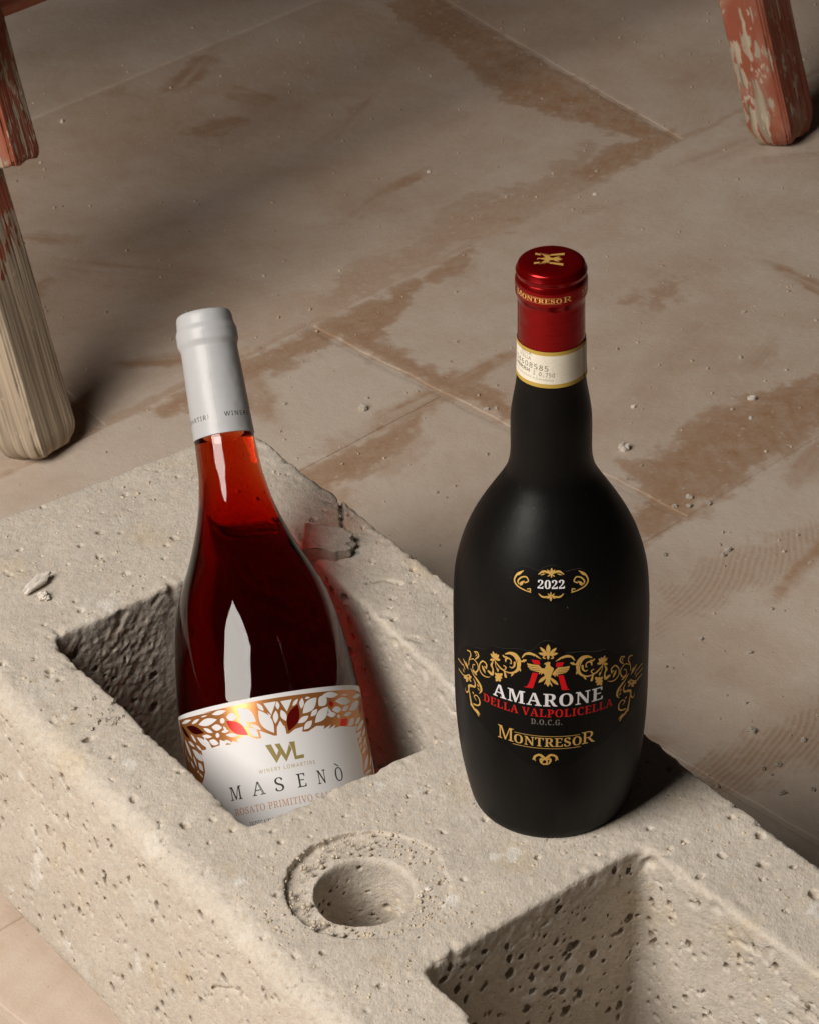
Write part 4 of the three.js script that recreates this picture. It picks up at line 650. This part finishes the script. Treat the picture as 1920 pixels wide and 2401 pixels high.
{
  const wm = [0, 1, 2, 3].map((k) => { const [map, bump] = woodTex(k); return std({ map, roughness: .88, bumpMap: bump, bumpScale: .0012 }); });
  const t = group('wooden_trestle'); tag(t, 'old worn wooden trestle with flaking red paint behind the bottles', 'trestle');
  const away = V(-.685, 0, -.728);                      // the way the legs lean
  const stand = (name, geo, mat, x, z, lean, turn, lift = 0) => { const m = mesh(name, geo, mat, t); const up = away.clone().multiplyScalar(Math.tan(lean)).add(V(0, 1, 0)).normalize(), ex = E1.clone().applyAxisAngle(V(0, 1, 0), turn).sub(up.clone().multiplyScalar(E1.clone().applyAxisAngle(V(0, 1, 0), turn).dot(up))).normalize(); m.quaternion.setFromRotationMatrix(new THREE.Matrix4().makeBasis(ex, up, ex.clone().cross(up))); m.position.set(x, 0, z).addScaledVector(up, lift); return m; };
  const R = Math.PI / 180;
  stand('leg', board(.046, .038, .44, .008, .017, 1), wm[0], -.3095, -.5580, 16.5 * R, 16 * R).userData.label = 'bare weathered leg with a few flakes of red paint';
  stand('leg', board(.050, .038, .46, .008, .022, 2), wm[2], .2400, -.9850, 19 * R, 14 * R).userData.label = 'leg covered in worn red paint';
  stand('brace', board(.030, .022, .112, .006, .004, 3), wm[1], -.2760, -.5630, 15 * R, 16 * R, .2015).userData.label = 'short red painted brace with whitewashed edges';
  const rail = mesh('rail', board(.034, .030, .78, .006, .004, 4), wm[3], t); rail.quaternion.setFromUnitVectors(V(0, 1, 0), E1); rail.position.set(-.435, .256, -.640); rail.userData.label = 'dark red rail between the legs';
  const apron = mesh('apron', board(.19, .022, .34, .01, .004, 6), wm[3], t); { const ex = V(0, 1, 0), up = E1.clone().negate(); apron.quaternion.setFromRotationMatrix(new THREE.Matrix4().makeBasis(ex, up, ex.clone().cross(up))); apron.position.set(-.325, .292, -.602); }
  const seat = mesh('top_board', board(.20, .032, 1.1, .01, .004, 5), wm[3], t); { const ex = away.clone(), up = E1; seat.quaternion.setFromRotationMatrix(new THREE.Matrix4().makeBasis(ex, up, ex.clone().cross(up))); seat.position.set(-.62, .462, -.66); }
}

// ---------------------------------------------------------------- broken bits
const shard = mesh('stone_shard', (() => {
  let g = new THREE.BoxGeometry(.029, .009, .021, 40, 14, 32); g.deleteAttribute('uv'); g.deleteAttribute('normal'); g = mergeVertices(g, 1e-6); const p = g.attributes.position;
  for (let i = 0; i < p.count; i++) { let x = p.getX(i), y = p.getY(i), z = p.getZ(i); const k = x / .0145; if (k > .2) { x -= .004 * (k - .2) * (1 + 1.6 * n3(z * 160, y * 200, 3)); z *= 1 - .30 * (k - .2); } z += .05 * (z > 0 ? 1 : 0) * (x * x) * 20 * 0; const n = .0012 * fbm(x * 160, y * 160, z * 160, 3) + (y < 0 ? .0012 * n3(x * 300, y * 300, z * 300) : 0); x += n; y += n * .8 - .0016 * (k > 0 ? k : 0); z += .0020 * n3(x * 140 + 5, 2, z * 60) * (Math.abs(z) > .010 ? 1 : 0); p.setXYZ(i, x, y, z); }
  g.computeVertexNormals(); const c = new Float32Array(p.count * 3), u = new Float32Array(p.count * 2); for (let i = 0; i < p.count; i++) { const v = 1 + .12 * fbm(p.getX(i) * 120, p.getY(i) * 120, p.getZ(i) * 120, 3); c[3 * i] = .46 * v; c[3 * i + 1] = .41 * v; c[3 * i + 2] = .35 * v; u[2 * i] = p.getX(i) / .17; u[2 * i + 1] = (p.getZ(i) + p.getY(i)) / .17; } g.setAttribute('color', new THREE.BufferAttribute(c, 3)); g.setAttribute('uv', new THREE.BufferAttribute(u, 2)); return g;
})(), stoneMat);
tag(shard, 'broken pale stone chip wedged between the leaning bottle and the rim', 'stone chip');
shard.position.copy(blk(.0315, .0040, -.2375)); shard.rotation.set(.10, -.05, -.06);

const crumbMat = [std({ color: new THREE.Color(.46, .41, .35), roughness: 1 }), std({ color: new THREE.Color(.43, .380, .315), roughness: 1 }), std({ color: new THREE.Color(.66, .60, .53), roughness: 1 }), std({ color: new THREE.Color(.52, .42, .33), roughness: 1 })];
const facet = (g) => { const q = g.toNonIndexed(); q.computeVertexNormals(); return q; };
const rocks = [0, 1, 2, 3, 4].map((k) => { const g = rock(3, k * 7.3 + 1, .75), p = g.attributes.position; for (let i = 0; i < p.count; i++) { const x = p.getX(i), y = p.getY(i), z = p.getZ(i), m = 1 + .30 * n3(x * 4 + k, y * 4, z * 4) + .14 * n3(x * 9, y * 9 + k, z * 9); p.setXYZ(i, x * m, y * m, z * m); } return facet(g); });
const chip = mesh('stone_sliver', facet(rock(3, 3.3, .55)), crumbMat[2]); chip.scale.set(.0034, .0024, .0105); chip.position.copy(blk(-.1135, .0028, -.3052)); chip.rotation.set(.05, -.62, .1); tag(chip, 'long white stone sliver lying on the left corner of the block', 'stone sliver');
const bit = mesh('stone_sliver', rocks[1], crumbMat[2]); bit.scale.set(.0028, .0022, .0036); bit.position.copy(blk(-.1160, .0016, -.2935)); tag(bit, 'small white stone bit beside the end of the long sliver', 'stone sliver');
function crumb(name, x, y, z, s, mat, label, cat, grp) { const c = mesh(name, rocks[Math.floor(rnd() * 5)], mat); s *= .62; c.scale.set(s * rr(.8, 1.25), s * rr(.6, .9), s * rr(.8, 1.25)); c.position.set(x, y + s * .30, z); c.rotation.set(rr(0, 6), rr(0, 6), rr(0, 6)); tag(c, label, cat, grp); return c; }
// grey mortar crumbs on the left strip
for (const [a, b, s] of [[-.1535, -.1985, .0032], [-.1475, -.1945, .0019], [-.1405, -.1990, .0032], [-.1345, -.1915, .0036], [-.1445, -.1860, .0024], [-.1500, -.1885, .0026], [-.1395, -.1855, .0030], [-.1545, -.1790, .0034], [-.1495, -.1815, .0030], [-.1455, -.1800, .0034], [-.1420, -.1795, .0030], [-.1400, -.1775, .0032], [-.1435, -.1745, .0034], [-.1365, -.1775, .0024], [-.1600, -.1880, .0018], [-.1475, -.1765, .0022], [-.1380, -.1830, .0018]]) { const p = blk(a, -.0008, b); crumb('mortar_crumb', p.x, p.y, p.z, s, crumbMat[1], 'grey mortar crumb in the heap on the left edge of the block', 'mortar crumb', 'grey mortar crumbs heaped on the block'); }
// shell-like bits round the hole
for (const [a, b, s, k] of [[-.0905, .0235, .0020, 2], [-.0770, .0150, .0020, 3], [-.0745, .0035, .0020, 3], [-.0745, -.0015, .0016, 3], [-.1020, .0405, .0018, 3], [-.1085, .0425, .0016, 3], [-.1005, .0450, .0014, 3], [-.0965, .0250, .0022, 2], [-.0650, .0090, .0014, 3], [-.1150, .0480, .0018, 0]]) { const p = blk(a, -.0006, b); crumb('stone_crumb', p.x, p.y, p.z, s, crumbMat[k], 'pinkish stone crumb lying by the rim of the round hole', 'stone crumb', 'stone crumbs round the round hole'); }
// crumbs pressed out under the black bottle
for (let i = 0; i < 26; i++) { const f = rr(0, 6.28), r = .0385 + rr(0, .0022), s = rr(.0007, .0017); crumb('base_crumb', r * Math.sin(f), H - .0008, r * Math.cos(f), s, crumbMat[rnd() > .5 ? 1 : 0], 'tiny dark crumb at the foot of the black bottle', 'crumb', 'crumbs round the foot of the black bottle'); }
// crumbs on the tiles
for (const [a, b, s, k, lab, nm] of [[.427, -.338, .0062, 2, 'white plaster flake on the floor right of the black bottle neck', 'plaster_flake'], [.342, -.501, .0052, 1, 'grey pebble on the tile between the two bottles', 'pebble'], [.533, -.318, .0046, 2, 'pale plaster flake on the brown bare tile at the right', 'plaster_flake'], [.252, -.080, 0.0046, 1, 'grey lump of plaster on the swept arc at the right edge', 'plaster_lump']]) { const p = flr(a, b); crumb(nm, p.x, 0, p.z, s, crumbMat[k], lab, nm.replace('_', ' ')); }
for (const [a, b, s, k] of [[.354, -.510, .0022, 1], [.377, -.209, 0.0029, 0], [.384, -.211, .003, 0], [.266, -.052, .0032, 0], [.239, -.048, 0.0027, 1], [.230, -.052, .0024, 1], [.416, -.255, 0.0027, 0], [.405, -.262, .0030, 1], [.398, -.268, .0026, 0], [.412, -.268, .0028, 0], [.342, -.246, 0.0027, 0], [.352, -.236, .0026, 1], [.514, -.303, .0022, 2], [.31, -.545, .0026, 1], [.40, -.44, .0026, 0], [.405, -.436, .002, 0], [.47, -.37, .0022, 2], [.57, -.36, .0022, 0], [.52, -.43, .002, 1], [.45, -.52, .002, 1], [.62, -.40, .0024, 0], [.27, -.10, .0022, 1], [.22, -.03, .003, 1], [.235, -.02, .0026, 1], [.30, -.16, .0022, 0], [.31, -.13, .0024, 1], [.48, -1.0, .0026, 2], [.33, -.86, .0024, 0], [.24, -.72, .0022, 2], [.62, -.72, .0024, 2], [.68, -.60, .0022, 2], [.50, -.57, .002, 1]]) { const p = flr(a, b); crumb('plaster_crumb', p.x, 0, p.z, s, crumbMat[k], 'small crumb of plaster lying on the dusty floor', 'plaster crumb', 'plaster crumbs scattered on the floor'); }
// finest grit, uncountable
function grit(name, n, place, s0, s1, mat, label) {
  const g = rock(1, 5.5, .5), im = new THREE.InstancedMesh(g, mat, n), d = new THREE.Object3D(), col = new THREE.Color();
  for (let i = 0; i < n; i++) { const p = place(i), s = s0 + (s1 - s0) * Math.pow(rnd(), 3); d.position.copy(p); d.position.y += s * .2; d.rotation.set(rr(0, 6), rr(0, 6), rr(0, 6)); d.scale.set(s, s * .7, s); d.updateMatrix(); im.setMatrixAt(i, d.matrix); const v = rr(.75, 1.1); im.setColorAt(i, col.setRGB(v, v * rr(.95, 1), v * rr(.88, .98))); }
  im.name = name; im.castShadow = im.receiveShadow = true; scene.add(im); return tag(im, label, 'grit', null, 'stuff');
}
grit('floor_grit', 3600, () => flr(rr(-.3, 1.1), rr(-1.2, .15)), .0003, .0014, std({ color: new THREE.Color(.50, .42, .34), roughness: 1 }), 'fine plaster grit strewn over the floor');
grit('stone_grit', 3200, () => { for (;;) { const nr = rnd() < .26, a = nr ? HA + rr(-.05, .05) : rr(-.165, .06), b = nr ? HB + rr(-.045, .06) : rr(-.37, .15); if (hollow(HOL1, a, b) > .006 && hollow(HOL2, a, b) > .006 && Math.hypot(a - HA, b - HB) > .026) return blk(a, -.0008, b); } }, .0003, .0013, std({ color: new THREE.Color(.56, .49, .40), roughness: 1 }), 'fine stone grit on the top of the block');

// ---------------------------------------------------------------- the lamp outside the frame
{
  const sb = group('softbox_lamp', LAMP.toArray()); sb.lookAt(LAMP.clone().multiplyScalar(2).sub(LAMP_AIM)); tag(sb, 'tall white softbox lamp at the left outside the picture', 'lamp');
  const face = mesh('diffuser', new THREE.BoxGeometry(LAMP_W, LAMP_H, .004), std({ color: 0xffffff, emissive: new THREE.Color(1, .94, .865), emissiveIntensity: .6 }), sb); face.position.z = .012;
  const back = mesh('housing', new THREE.CylinderGeometry(.72, .09, .35, 4, 1, false).rotateY(Math.PI / 4).scale(LAMP_W / 1.018, 1, LAMP_H / 1.018), std({ color: 0x0c0c0c, roughness: .8 }), sb); back.rotation.x = -Math.PI / 2; back.position.z = .20;
}
renderer.render(scene, camera);
